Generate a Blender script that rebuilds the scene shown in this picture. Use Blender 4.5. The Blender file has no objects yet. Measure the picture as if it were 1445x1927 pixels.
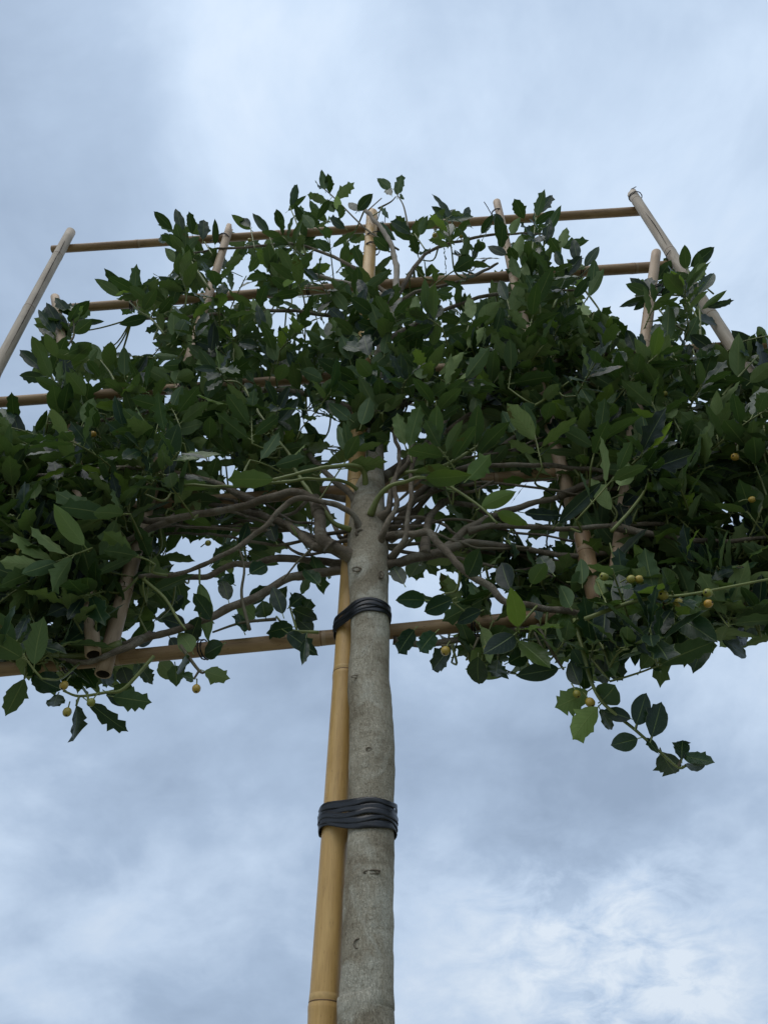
import bpy, math, random
import numpy as np
from mathutils import Vector, Matrix

random.seed(7)
rng = np.random.default_rng(7)
scene = bpy.context.scene
col = scene.collection

# ------------------------------------------------------------------ camera
CAM = Vector((0.0, 0.0, 1.55))
PITCH, ROLL = math.radians(45.0), math.radians(4.4)
FPX, CX, CY, PW, PH = 1448.0, 722.5, 963.5, 1445.0, 1927.0
D = 0.85                                    # metres from the camera to the plane of the trellis
FWD = Vector((0, math.cos(PITCH), math.sin(PITCH)))
U0 = Vector((0, -math.sin(PITCH), math.cos(PITCH)))
R0 = Vector((1, 0, 0))
RGT = R0 * math.cos(ROLL) - U0 * math.sin(ROLL)
UPV = R0 * math.sin(ROLL) + U0 * math.cos(ROLL)
cd = bpy.data.cameras.new('camera')
cam = bpy.data.objects.new('camera', cd)
col.objects.link(cam)
M = Matrix((RGT, UPV, -FWD)).transposed().to_4x4()
M.translation = CAM
cam.matrix_world = M
cd.sensor_fit = 'VERTICAL'
cd.sensor_height = 36.0
cd.lens = FPX / PH * 36.0
cd.clip_start, cd.clip_end = 0.02, 3000.0
scene.camera = cam
scene.render.resolution_x, scene.render.resolution_y = 767, 1024

# ------------------------------------------------------------------ world: overcast sky
SUN_EL, SUN_AZ = math.radians(64), math.radians(205)      # sun behind thick cloud, behind the viewer
world = bpy.data.worlds.new('World')
scene.world = world
world.use_nodes = True
wt = world.node_tree
wt.nodes.clear()


def nd(t, typ, **kw):
    n = t.nodes.new(typ)
    for k, v in kw.items():
        setattr(n, k, v)
    return n


def math_node(t, op, a, b=None, c=None, clamp=False):
    n = nd(t, 'ShaderNodeMath', operation=op, use_clamp=clamp)
    for i, v in enumerate((a, b, c)):
        if v is None:
            continue
        if isinstance(v, (int, float)):
            n.inputs[i].default_value = v
        else:
            t.links.new(v, n.inputs[i])
    return n.outputs[0]


def ramp(t, fac, stops, interp='LINEAR'):
    n = nd(t, 'ShaderNodeValToRGB')
    n.color_ramp.interpolation = interp
    e = n.color_ramp.elements
    while len(e) < len(stops):
        e.new(0.5)
    for el, (p, c) in zip(e, stops):
        el.position = p
        el.color = (*c, 1) if len(c) == 3 else c
    t.links.new(fac, n.inputs[0])
    return n.outputs[0]


def mixc(t, fac, a, b, blend='MIX'):
    n = nd(t, 'ShaderNodeMix', data_type='RGBA', blend_type=blend)
    for sock, v in ((n.inputs[0], fac), (n.inputs[6], a), (n.inputs[7], b)):
        if isinstance(v, (int, float)):
            sock.default_value = v
        elif isinstance(v, (tuple, list)):
            sock.default_value = (*v, 1) if len(v) == 3 else v
        else:
            t.links.new(v, sock)
    return n.outputs[2]


def noise(t, vec, scale, detail=4, rough=0.5, dist=0.0):
    n = nd(t, 'ShaderNodeTexNoise')
    n.inputs['Scale'].default_value = scale
    n.inputs['Detail'].default_value = detail
    n.inputs['Roughness'].default_value = rough
    n.inputs['Distortion'].default_value = dist
    if vec is not None:
        t.links.new(vec, n.inputs['Vector'])
    return n.outputs[0]


def mapping(t, vec, scale=(1, 1, 1), loc=(0, 0, 0), rot=(0, 0, 0)):
    n = nd(t, 'ShaderNodeMapping')
    n.inputs['Scale'].default_value = scale
    n.inputs['Location'].default_value = loc
    n.inputs['Rotation'].default_value = rot
    t.links.new(vec, n.inputs['Vector'])
    return n.outputs[0]


tc = nd(wt, 'ShaderNodeTexCoord')
sep = nd(wt, 'ShaderNodeSeparateXYZ')
wt.links.new(tc.outputs['Generated'], sep.inputs[0])
zc = math_node(wt, 'ADD', math_node(wt, 'MAXIMUM', sep.outputs[2], 0.0), 0.34)
com = nd(wt, 'ShaderNodeCombineXYZ')                       # cloud layer seen in perspective
wt.links.new(math_node(wt, 'DIVIDE', sep.outputs[0], zc), com.inputs[0])
wt.links.new(math_node(wt, 'DIVIDE', sep.outputs[1], zc), com.inputs[1])
cp = com.outputs[0]
n1 = noise(wt, mapping(wt, cp, (1, 1, 1), (3.1, 1.9, 0.4)), 0.95, 3, 0.5, 0.25)
n2 = noise(wt, mapping(wt, cp, (1, 1, 1), (7.7, 4.2, 2.0)), 2.6, 6, 0.55, 0.35)
n3 = noise(wt, mapping(wt, cp, (1, 0.9, 1), (1.7, 8.2, 5.0)), 6.0, 6, 0.6, 0.3)
cl = math_node(wt, 'ADD', math_node(wt, 'MULTIPLY', n1, 0.5),
               math_node(wt, 'ADD', math_node(wt, 'MULTIPLY', n2, 0.34), math_node(wt, 'MULTIPLY', n3, 0.17)))
# cloud masses: brighter and darker banks at their places in this sky
wob = nd(wt, 'ShaderNodeVectorMath', operation='MULTIPLY_ADD')
nw = nd(wt, 'ShaderNodeTexNoise')
nw.inputs['Scale'].default_value = 3.5
nw.inputs['Detail'].default_value = 5
wt.links.new(tc.outputs['Generated'], nw.inputs['Vector'])
wt.links.new(nw.outputs[1], wob.inputs[0])
wob.inputs[1].default_value = (0.34, 0.34, 0.34)
wob.inputs[2].default_value = (-0.17, -0.17, -0.17)
wdir = nd(wt, 'ShaderNodeVectorMath', operation='ADD')
wt.links.new(tc.outputs['Generated'], wdir.inputs[0])
wt.links.new(wob.outputs[0], wdir.inputs[1])
n4 = noise(wt, mapping(wt, cp, (1, 1, 1), (2.2, 0.7, 3.0)), 9.0, 6, 0.62, 0.5)
n4 = math_node(wt, 'MULTIPLY', math_node(wt, 'SUBTRACT', n4, 0.36), 4.0, clamp=True)          # broken cloud edge
for (bx_, by_, rad_, amp_) in [(560, 150, 0.30, 0.09), (1200, 420, 0.34, 0.08), (1060, 1820, 0.19, 0.13), (1340, 1840, 0.17, 0.12), (1050, 1480, 0.26, -0.09),
                               (420, 1570, 0.20, -0.09), (160, 90, 0.20, -0.03), (60, 1450, 0.22, -0.03), (820, 80, 0.2, -0.03), (180, 1800, 0.2, 0.03)]:
    dv_ = (FWD * FPX + RGT * (bx_ - CX) + UPV * (CY - by_)).normalized()
    dn = nd(wt, 'ShaderNodeVectorMath', operation='DISTANCE')
    wt.links.new(wdir.outputs[0], dn.inputs[0])
    dn.inputs[1].default_value = dv_
    mr = nd(wt, 'ShaderNodeMapRange', interpolation_type='SMOOTHSTEP')
    mr.inputs['From Min'].default_value = rad_ * 1.25
    mr.inputs['From Max'].default_value = 0.0
    mr.inputs['To Min'].default_value = 0.0
    mr.inputs['To Max'].default_value = amp_
    wt.links.new(dn.outputs['Value'], mr.inputs['Value'])
    cl = math_node(wt, 'ADD', cl, mr.outputs[0] if by_ < 1780 or amp_ < .1 else math_node(wt, 'MULTIPLY', mr.outputs[0], n4))
cloud = ramp(wt, cl, [(0.36, (0.285, 0.370, 0.505)), (0.46, (0.385, 0.490, 0.650)),
                      (0.54, (0.520, 0.635, 0.800)), (0.66, (0.720, 0.800, 0.900))])
sky = nd(wt, 'ShaderNodeTexSky', sky_type='NISHITA')
sky.sun_disc = False
sky.sun_elevation = SUN_EL
sky.sun_rotation = SUN_AZ
sky.air_density, sky.dust_density, sky.ozone_density = 1.0, 2.0, 1.0
skyc = mixc(wt, 1.0, sky.outputs[0], (0.09, 0.09, 0.09), 'MULTIPLY')
# overcast skies brighten towards the zenith
cloud = mixc(wt, 1.0, cloud, ramp(wt, sep.outputs[2], [(0.0, (0.98, 0.99, 1.0)), (1.0, (1.36, 1.35, 1.32))]), 'MULTIPLY')
both = mixc(wt, 0.90, skyc, cloud)
bg = nd(wt, 'ShaderNodeBackground')
bg.inputs[1].default_value = 1.0
wt.links.new(both, bg.inputs[0])
wo = nd(wt, 'ShaderNodeOutputWorld')
wt.links.new(bg.outputs[0], wo.inputs[0])

# ------------------------------------------------------------------ sun through cloud
sl = bpy.data.lights.new('sun', 'SUN')
sl.energy, sl.angle, sl.color = 1.5, math.radians(55), (1.0, 0.96, 0.90)
sun = bpy.data.objects.new('sun', sl)
col.objects.link(sun)
sdir = Vector((math.sin(SUN_AZ) * math.cos(SUN_EL), math.cos(SUN_AZ) * math.cos(SUN_EL), math.sin(SUN_EL)))
sun.rotation_euler = sdir.to_track_quat('Z', 'Y').to_euler()
sun.location = (0, -4, 8)

vs = scene.view_settings
vs.view_transform, vs.look, vs.exposure, vs.gamma = 'Standard', 'None', 0.0, 1.0
vs.use_curve_mapping = False


# ------------------------------------------------------------------ pixel <-> place
def px(x, y, off=0.0):
    """point on the plane `off` metres behind the trellis plane, seen at photo pixel x, y"""
    d = FWD * FPX + RGT * (x - CX) + UPV * (CY - y)
    return CAM + d * ((D + off) / d.y)


def proj(P):
    P = np.asarray(P, float) - np.array(CAM)
    w = P @ np.array(FWD)
    return CX + FPX * (P @ np.array(RGT)) / w, CY - FPX * (P @ np.array(UPV)) / w, w


# ------------------------------------------------------------------ materials
def new_mat(name):
    m = bpy.data.materials.new(name)
    m.use_nodes = True
    t = m.node_tree
    t.nodes.clear()
    out = nd(t, 'ShaderNodeOutputMaterial')
    b = nd(t, 'ShaderNodeBsdfPrincipled')
    t.links.new(b.outputs[0], out.inputs[0])
    return m, t, b, out


def bump(t, h, strength, dist=0.01, prev=None):
    n = nd(t, 'ShaderNodeBump')
    n.inputs['Strength'].default_value = strength
    n.inputs['Distance'].default_value = dist
    t.links.new(h, n.inputs['Height'])
    if prev is not None:
        t.links.new(prev, n.inputs['Normal'])
    return n.outputs[0]


def mat_leaf(name, per_object):
    m, t, b, out = new_mat(name)
    if per_object:
        oi = nd(t, 'ShaderNodeObjectInfo')
        tint = oi.outputs['Color']
    else:
        at = nd(t, 'ShaderNodeAttribute', attribute_name='tint')
        tint = at.outputs['Color']
    ts = nd(t, 'ShaderNodeSeparateColor')
    t.links.new(tint, ts.inputs[0])
    rnd, young, dry = ts.outputs
    uv = nd(t, 'ShaderNodeUVMap', uv_map='UVMap')
    us = nd(t, 'ShaderNodeSeparateXYZ')
    t.links.new(uv.outputs[0], us.inputs[0])
    a = math_node(t, 'ABSOLUTE', math_node(t, 'SUBTRACT', us.outputs[0], 0.5))     # 0 midrib .. 0.5 margin
    mid = math_node(t, 'SMOOTH_MAX', math_node(t, 'SUBTRACT', 1.0, math_node(t, 'MULTIPLY', a, 28.0)), 0.0, 0.05, clamp=True)
    marg = math_node(t, 'MULTIPLY', math_node(t, 'SUBTRACT', a, 0.468), 31.0, clamp=True)
    # side veins sweep forward from the midrib
    ph = math_node(t, 'SUBTRACT', us.outputs[1], math_node(t, 'MULTIPLY', a, 0.55))
    vw = math_node(t, 'ABSOLUTE', math_node(t, 'SINE', math_node(t, 'MULTIPLY', ph, 25.0)))
    vein = math_node(t, 'SUBTRACT', 1.0, math_node(t, 'MULTIPLY', vw, 4.0), clamp=True)
    geo = nd(t, 'ShaderNodeNewGeometry')
    nz = noise(t, geo.outputs['Position'], 60.0, 4, 0.6)
    # upper face: dark glossy, lower face: paler matt
    top = mixc(t, rnd, (0.005, 0.016, 0.011), (0.024, 0.060, 0.026))
    top = mixc(t, math_node(t, 'MULTIPLY', vein, 0.16), top, (0.08, 0.14, 0.05))
    top = mixc(t, math_node(t, 'MULTIPLY', mid, 0.85), top, (0.17, 0.22, 0.075))
    und = mixc(t, rnd, (0.060, 0.110, 0.042), (0.270, 0.350, 0.125))
    und = mixc(t, math_node(t, 'MULTIPLY', vein, 0.42), und, (0.045, 0.08, 0.03))
    und = mixc(t, math_node(t, 'MULTIPLY', mid, 0.85), und, (0.28, 0.33, 0.12))
    base = mixc(t, geo.outputs['Backfacing'], top, und)
    base = mixc(t, math_node(t, 'MULTIPLY', young, 0.85), base, (0.19, 0.30, 0.045))
    base = mixc(t, math_node(t, 'MULTIPLY', marg, 0.55), base, (0.22, 0.27, 0.09))
    spot = math_node(t, 'MULTIPLY', math_node(t, 'GREATER_THAN', nz, 0.60), dry)
    base = mixc(t, spot, base, (0.14, 0.085, 0.03))
    base = mixc(t, math_node(t, 'MULTIPLY', nz, 0.35), base, mixc(t, 1.0, base, (0.55, 0.62, 0.6), 'MULTIPLY'))
    t.links.new(base, b.inputs['Base Color'])
    rg = math_node(t, 'ADD', math_node(t, 'MULTIPLY', geo.outputs['Backfacing'], 0.26),
                   math_node(t, 'ADD', math_node(t, 'MULTIPLY', nz, 0.16), 0.30))
    t.links.new(rg, b.inputs['Roughness'])
    b.inputs['Specular IOR Level'].default_value = 0.30
    h = math_node(t, 'ADD', math_node(t, 'MULTIPLY', vein, -0.5), math_node(t, 'ADD', math_node(t, 'MULTIPLY', mid, -1.0), math_node(t, 'MULTIPLY', nz, 0.6)))
    nb = bump(t, h, 0.22, 0.002)
    t.links.new(nb, b.inputs['Normal'])
    tr = nd(t, 'ShaderNodeBsdfTranslucent')
    t.links.new(mixc(t, young, (0.07, 0.14, 0.02), (0.36, 0.55, 0.06)), tr.inputs[0])
    t.links.new(nb, tr.inputs['Normal'])
    mx = nd(t, 'ShaderNodeMixShader')
    t.links.new(math_node(t, 'ADD', math_node(t, 'MULTIPLY', young, 0.2), 0.16), mx.inputs[0])
    t.links.new(b.outputs[0], mx.inputs[1])
    t.links.new(tr.outputs[0], mx.inputs[2])
    t.links.new(mx.outputs[0], out.inputs[0])
    return m


def mat_bark(name, dark, light, lichen, fissure=1.0, scale=1.0):
    m, t, b, out = new_mat(name)
    geo = nd(t, 'ShaderNodeTexCoord')
    P = geo.outputs['Object']
    big = noise(t, mapping(t, P, (1, 1, 0.75)), 16 * scale, 5, 0.6, 0.4)
    patch = noise(t, mapping(t, P, (1, 1, 0.8), (3, 1, 2)), 22 * scale, 4, 0.55, 0.8)
    fine = noise(t, mapping(t, P, (1, 1, 0.38)), 520 * scale, 5, 0.70, 1.2)
    ring = noise(t, mapping(t, P, (0.25, 0.25, 1)), 120 * scale, 3, 0.6, 0.3)
    base = ramp(t, big, [(0.36, dark), (0.5, tuple((a + c) / 2 for a, c in zip(dark, light))), (0.62, light)])
    lm = math_node(t, 'MULTIPLY', math_node(t, 'SUBTRACT', patch, 0.53), 9.0, clamp=True)
    base = mixc(t, math_node(t, 'MULTIPLY', lm, 0.62), base, lichen)
    fm = ramp(t, fine, [(0.32, (0.30, 0.27, 0.23)), (0.56, (1, 1, 1))])
    base = mixc(t, 0.60 * fissure, base, fm, 'MULTIPLY')
    rm = ramp(t, ring, [(0.34, (0.5, 0.46, 0.4)), (0.46, (1, 1, 1))])
    base = mixc(t, 0.35, base, rm, 'MULTIPLY')
    t.links.new(base, b.inputs['Base Color'])
    b.inputs['Roughness'].default_value = 0.85
    b.inputs['Specular IOR Level'].default_value = 0.2
    n1_ = bump(t, patch, 0.6, 0.006)
    n1_ = bump(t, ring, 0.5, 0.0025, n1_)
    t.links.new(bump(t, fine, 1.0, 0.0035, n1_), b.inputs['Normal'])
    return m


def mat_bamboo(name, c0, c1, stain, gloss=0.42, grime=0.5):
    m, t, b, out = new_mat(name)
    tcn = nd(t, 'ShaderNodeTexCoord')
    P = tcn.outputs['UV']                                # u round the cane, v metres along it
    oi = nd(t, 'ShaderNodeObjectInfo')
    add = nd(t, 'ShaderNodeVectorMath', operation='ADD')
    t.links.new(P, add.inputs[0])
    cmb = nd(t, 'ShaderNodeCombineXYZ')
    t.links.new(math_node(t, 'MULTIPLY', oi.outputs['Random'], 37.0), cmb.inputs[1])
    t.links.new(cmb.outputs[0], add.inputs[1])
    P = add.outputs[0]
    fib = noise(t, mapping(t, P, (26, 9, 1)), 3.0, 5, 0.65)
    big = noise(t, mapping(t, P, (2.0, 7, 1)), 1.3, 4, 0.6, 0.5)
    spk = noise(t, mapping(t, P, (12, 60, 1)), 2.2, 3, 0.5)
    base = ramp(t, big, [(0.30, c0), (0.68, c1)])
    base = mixc(t, 0.55, base, ramp(t, fib, [(0.33, (0.62, 0.56, 0.48)), (0.6, (1.05, 1.05, 1.05))]), 'MULTIPLY')
    sm = math_node(t, 'MULTIPLY', math_node(t, 'MULTIPLY', math_node(t, 'SUBTRACT', spk, 0.66), 14.0, clamp=True), grime)
    base = mixc(t, sm, base, stain)
    gm = math_node(t, 'MULTIPLY', math_node(t, 'MULTIPLY', math_node(t, 'SUBTRACT', noise(t, mapping(t, P, (3, 13, 1), (4, 2, 0)), 1.7, 5, 0.65), 0.55), 6.0, clamp=True), grime * 0.7)
    base = mixc(t, gm, base, tuple(0.35 * v for v in c0))
    t.links.new(base, b.inputs['Base Color'])
    t.links.new(math_node(t, 'ADD', math_node(t, 'MULTIPLY', fib, 0.25), gloss - 0.1), b.inputs['Roughness'])
    b.inputs['Specular IOR Level'].default_value = 0.4
    t.links.new(bump(t, fib, 0.25, 0.001), b.inputs['Normal'])
    return m


def mat_plain(name, c, rough, var=0.3, scale=80, spec=0.4):
    m, t, b, out = new_mat(name)
    tcn = nd(t, 'ShaderNodeTexCoord')
    nz = noise(t, tcn.outputs['Object'], scale, 4, 0.6)
    t.links.new(mixc(t, nz, tuple(v * (1 - var) for v in c), tuple(min(1, v * (1 + var)) for v in c)), b.inputs['Base Color'])
    b.inputs['Roughness'].default_value = rough
    b.inputs['Specular IOR Level'].default_value = spec
    t.links.new(bump(t, nz, 0.3, 0.001), b.inputs['Normal'])
    return m


LEAF_O = mat_leaf('holly_leaf', True)
LEAF_S = mat_leaf('holly_leaf_mass', False)
BARK = mat_bark('bark_trunk', (0.330, 0.285, 0.205), (0.560, 0.510, 0.395), (0.66, 0.64, 0.53))
BARKB = mat_bark('bark_branch', (0.150, 0.120, 0.085), (0.330, 0.275, 0.205), (0.36, 0.33, 0.26), 0.8, 1.6)
TWIGG = mat_plain('green_twig', (0.150, 0.175, 0.050), 0.5, 0.45, 60)
TWIGB = mat_plain('brown_twig', (0.110, 0.095, 0.055), 0.7, 0.45, 60)
DEAD = mat_plain('grey_dead_wood', (0.30, 0.26, 0.21), 0.85, 0.4, 90)
BAM_G = mat_bamboo('bamboo_golden', (0.46, 0.275, 0.085), (0.62, 0.40, 0.150), (0.10, 0.05, 0.02), 0.42, 0.42)
BAM_B = mat_bamboo('bamboo_brown', (0.25, 0.150, 0.075), (0.42, 0.275, 0.140), (0.03, 0.02, 0.012), 0.5, 0.9)
BAM_W = mat_bamboo('bamboo_weathered', (0.34, 0.275, 0.205), (0.50, 0.43, 0.34), (0.10, 0.05, 0.03), 0.6, 0.5)
BAM_T = mat_bamboo('bamboo_tan', (0.33, 0.225, 0.135), (0.50, 0.37, 0.25), (0.08, 0.04, 0.02), 0.55, 0.6)
RING = mat_plain('bamboo_ring', (0.17, 0.10, 0.045), 0.7, 0.5, 200)
WAX = {BAM_G.name: mat_plain('wax_golden', (0.53, 0.345, 0.135), 0.5, 0.3, 200), BAM_B.name: mat_plain('wax_brown', (0.36, 0.25, 0.15), 0.6, 0.3, 200),
       BAM_T.name: mat_plain('wax_tan', (0.44, 0.33, 0.23), 0.7, 0.3, 200), BAM_W.name: mat_plain('wax_weathered', (0.42, 0.35, 0.28), 0.7, 0.3, 200)}
RUBBER = mat_plain('black_rubber', (0.012, 0.013, 0.016), 0.36, 0.3, 150, 0.5)
WIRE = mat_plain('black_wire', (0.010, 0.010, 0.011), 0.5, 0.2, 150)
BERRY = mat_plain('berry_skin', (0.36, 0.30, 0.05), 0.32, 0.45, 260, 0.5)
_t = BERRY.node_tree
_b = [n for n in _t.nodes if n.type == 'BSDF_PRINCIPLED'][0]
_src = _b.inputs['Base Color'].links[0].from_socket
_t.links.new(mixc(_t, 1.0, _src, ramp(_t, nd(_t, 'ShaderNodeObjectInfo').outputs['Random'], [(0.0, (0.55, 0.75, 0.7)), (0.6, (1, 0.95, 0.9)), (1.0, (1.35, 0.9, 0.7))]), 'MULTIPLY'), _b.inputs['Base Color'])
CALYX_HOLLOW = mat_plain('calyx_crack_hollow_shade', (0.03, 0.02, 0.01), 0.8)


# ------------------------------------------------------------------ mesh helpers
def add_obj(name, me, mat, parent=None):
    o = bpy.data.objects.new(name, me)
    col.objects.link(o)
    if mat is not None and not me.materials:
        me.materials.append(mat)
    if parent is not None:
        o.parent = parent
    return o


def make_mesh(name, verts, faces, uvs=None, smooth=True):
    me = bpy.data.meshes.new(name)
    me.from_pydata([tuple(v) for v in verts], [], faces)
    if uvs is not None:
        ul = me.uv_layers.new(name='UVMap')
        li = np.empty(len(me.loops), dtype=np.int32)
        me.loops.foreach_get('vertex_index', li)
        # keep the seam clean: uvs given per vertex
        ul.data.foreach_set('uv', np.asarray(uvs, np.float32)[li].ravel())
    if smooth:
        me.polygons.foreach_set('use_smooth', np.ones(len(me.polygons), dtype=bool))
    me.update()
    return me


def catmull(pts, n):
    P = [np.array(p, float) for p in pts]
    if len(P) == 2:
        return [P[0] + (P[1] - P[0]) * k / n for k in range(n + 1)]
    Q = [2 * P[0] - P[1]] + P + [2 * P[-1] - P[-2]]
    out = []
    for i in range(1, len(Q) - 2):
        for k in range(n):
            u = k / n
            a, b_, c, d = Q[i - 1], Q[i], Q[i + 1], Q[i + 2]
            out.append(0.5 * ((2 * b_) + (c - a) * u + (2 * a - 5 * b_ + 4 * c - d) * u * u + (3 * b_ - a - 3 * c + d) * u ** 3))
    out.append(P[-1])
    return out


def tube_geo(path, radii, sides=8, cap=True, wob=0.0, base=0):
    """rings along a path -> verts, faces, uvs (u round, v metres)"""
    P = np.array(path, float)
    n = len(P)
    T = np.gradient(P, axis=0)
    T /= np.linalg.norm(T, axis=1)[:, None] + 1e-12
    ref = np.array([0.3, -1.0, 0.2]) if abs(T[0] @ np.array([0.29, -0.93, 0.19])) < 0.9 else np.array([1.0, 0.1, 0])
    V, UV = [], []
    s = 0.0
    nrm = ref - (ref @ T[0]) * T[0]
    nrm /= np.linalg.norm(nrm)
    for i in range(n):
        nrm = nrm - (nrm @ T[i]) * T[i]
        nrm /= np.linalg.norm(nrm)
        bn = np.cross(T[i], nrm)
        if i:
            s += np.linalg.norm(P[i] - P[i - 1])
        for k in range(sides):
            a = 2 * math.pi * k / sides
            r = radii[i] * (1 + (rng.uniform(-wob, wob) if wob else 0))
            V.append(P[i] + (nrm * math.cos(a) + bn * math.sin(a)) * r)
            UV.append((abs(2 * k / sides - 1), s))          # mirrored round the cane: no seam
    F = []
    for i in range(n - 1):
        for k in range(sides):
            k2 = (k + 1) % sides
            F.append((base + i * sides + k, base + i * sides + k2, base + (i + 1) * sides + k2, base + (i + 1) * sides + k))
    if cap:
        F.append(tuple(base + k for k in reversed(range(sides))))
        F.append(tuple(base + (n - 1) * sides + k for k in range(sides)))
    return V, F, UV


def tube(name, path, radii, mat, parent, sides=8, wob=0.0, cap=True):
    V, F, UV = tube_geo(path, radii, sides, cap, wob)
    return add_obj(name, make_mesh(name, V, F, UV), mat, parent)


def empty(name, loc, label, cat):
    o = bpy.data.objects.new(name, None)
    col.objects.link(o)
    o.location = loc
    o['label'], o['category'] = label, cat
    return o


def reparent_keep(root):
    """children were built in world space: store the inverse of the root's place"""
    inv = Matrix.Translation(-root.location)
    for c in root.children:
        c.matrix_parent_inverse = inv


# ------------------------------------------------------------------ ground (below the frame)
gm, gt, gb, go_ = new_mat('gravel_and_turf')
gtc = nd(gt, 'ShaderNodeTexCoord')
g1 = noise(gt, gtc.outputs['Object'], 0.7, 6, 0.6)
g2 = noise(gt, gtc.outputs['Object'], 45, 4, 0.6)
gc = mixc(gt, ramp(gt, g1, [(0.42, (0, 0, 0)), (0.58, (1, 1, 1))]), (0.22, 0.20, 0.17), (0.12, 0.15, 0.07))
gt.links.new(mixc(gt, math_node(gt, 'MULTIPLY', g2, 0.4), gc, (0.18, 0.165, 0.14)), gb.inputs['Base Color'])
gb.inputs['Roughness'].default_value = 0.9
gt.links.new(bump(gt, g2, 0.6, 0.02), gb.inputs['Normal'])
V, F = [], []
NG, SZ = 24, 900.0
for i in range(NG + 1):
    for j in range(NG + 1):
        f = lambda k: math.copysign(abs(2 * k / NG - 1) ** 3, 2 * k / NG - 1) * SZ
        x, y = f(i), f(j)
        V.append((x, y, 0.0 if abs(x) < 3 and abs(y) < 3 else 0.03 * math.sin(x * 0.7) * math.cos(y * 0.4)))
for i in range(NG):
    for j in range(NG):
        a = i * (NG + 1) + j
        F.append((a, a + NG + 1, a + NG + 2, a + 1))
ground = add_obj('ground', make_mesh('ground', V, F), gm)
ground['kind'] = 'structure'

# ------------------------------------------------------------------ bamboo canes
def cane_path(p, q, bow=0.004, n=26):
    p, q = np.array(p, float), np.array(q, float)
    ax = q - p
    L = np.linalg.norm(ax)
    side = np.cross(ax / L, [0.2, 1.0, 0.1])
    side /= np.linalg.norm(side)
    s2 = np.cross(ax / L, side)
    b1, b2 = rng.uniform(-bow, bow, 2)
    f1 = rng.uniform(0.8, 1.6)
    return [p + ax * t + side * b1 * math.sin(math.pi * t * f1) + s2 * b2 * math.sin(math.pi * t) for t in np.linspace(0, 1, n)]


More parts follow.
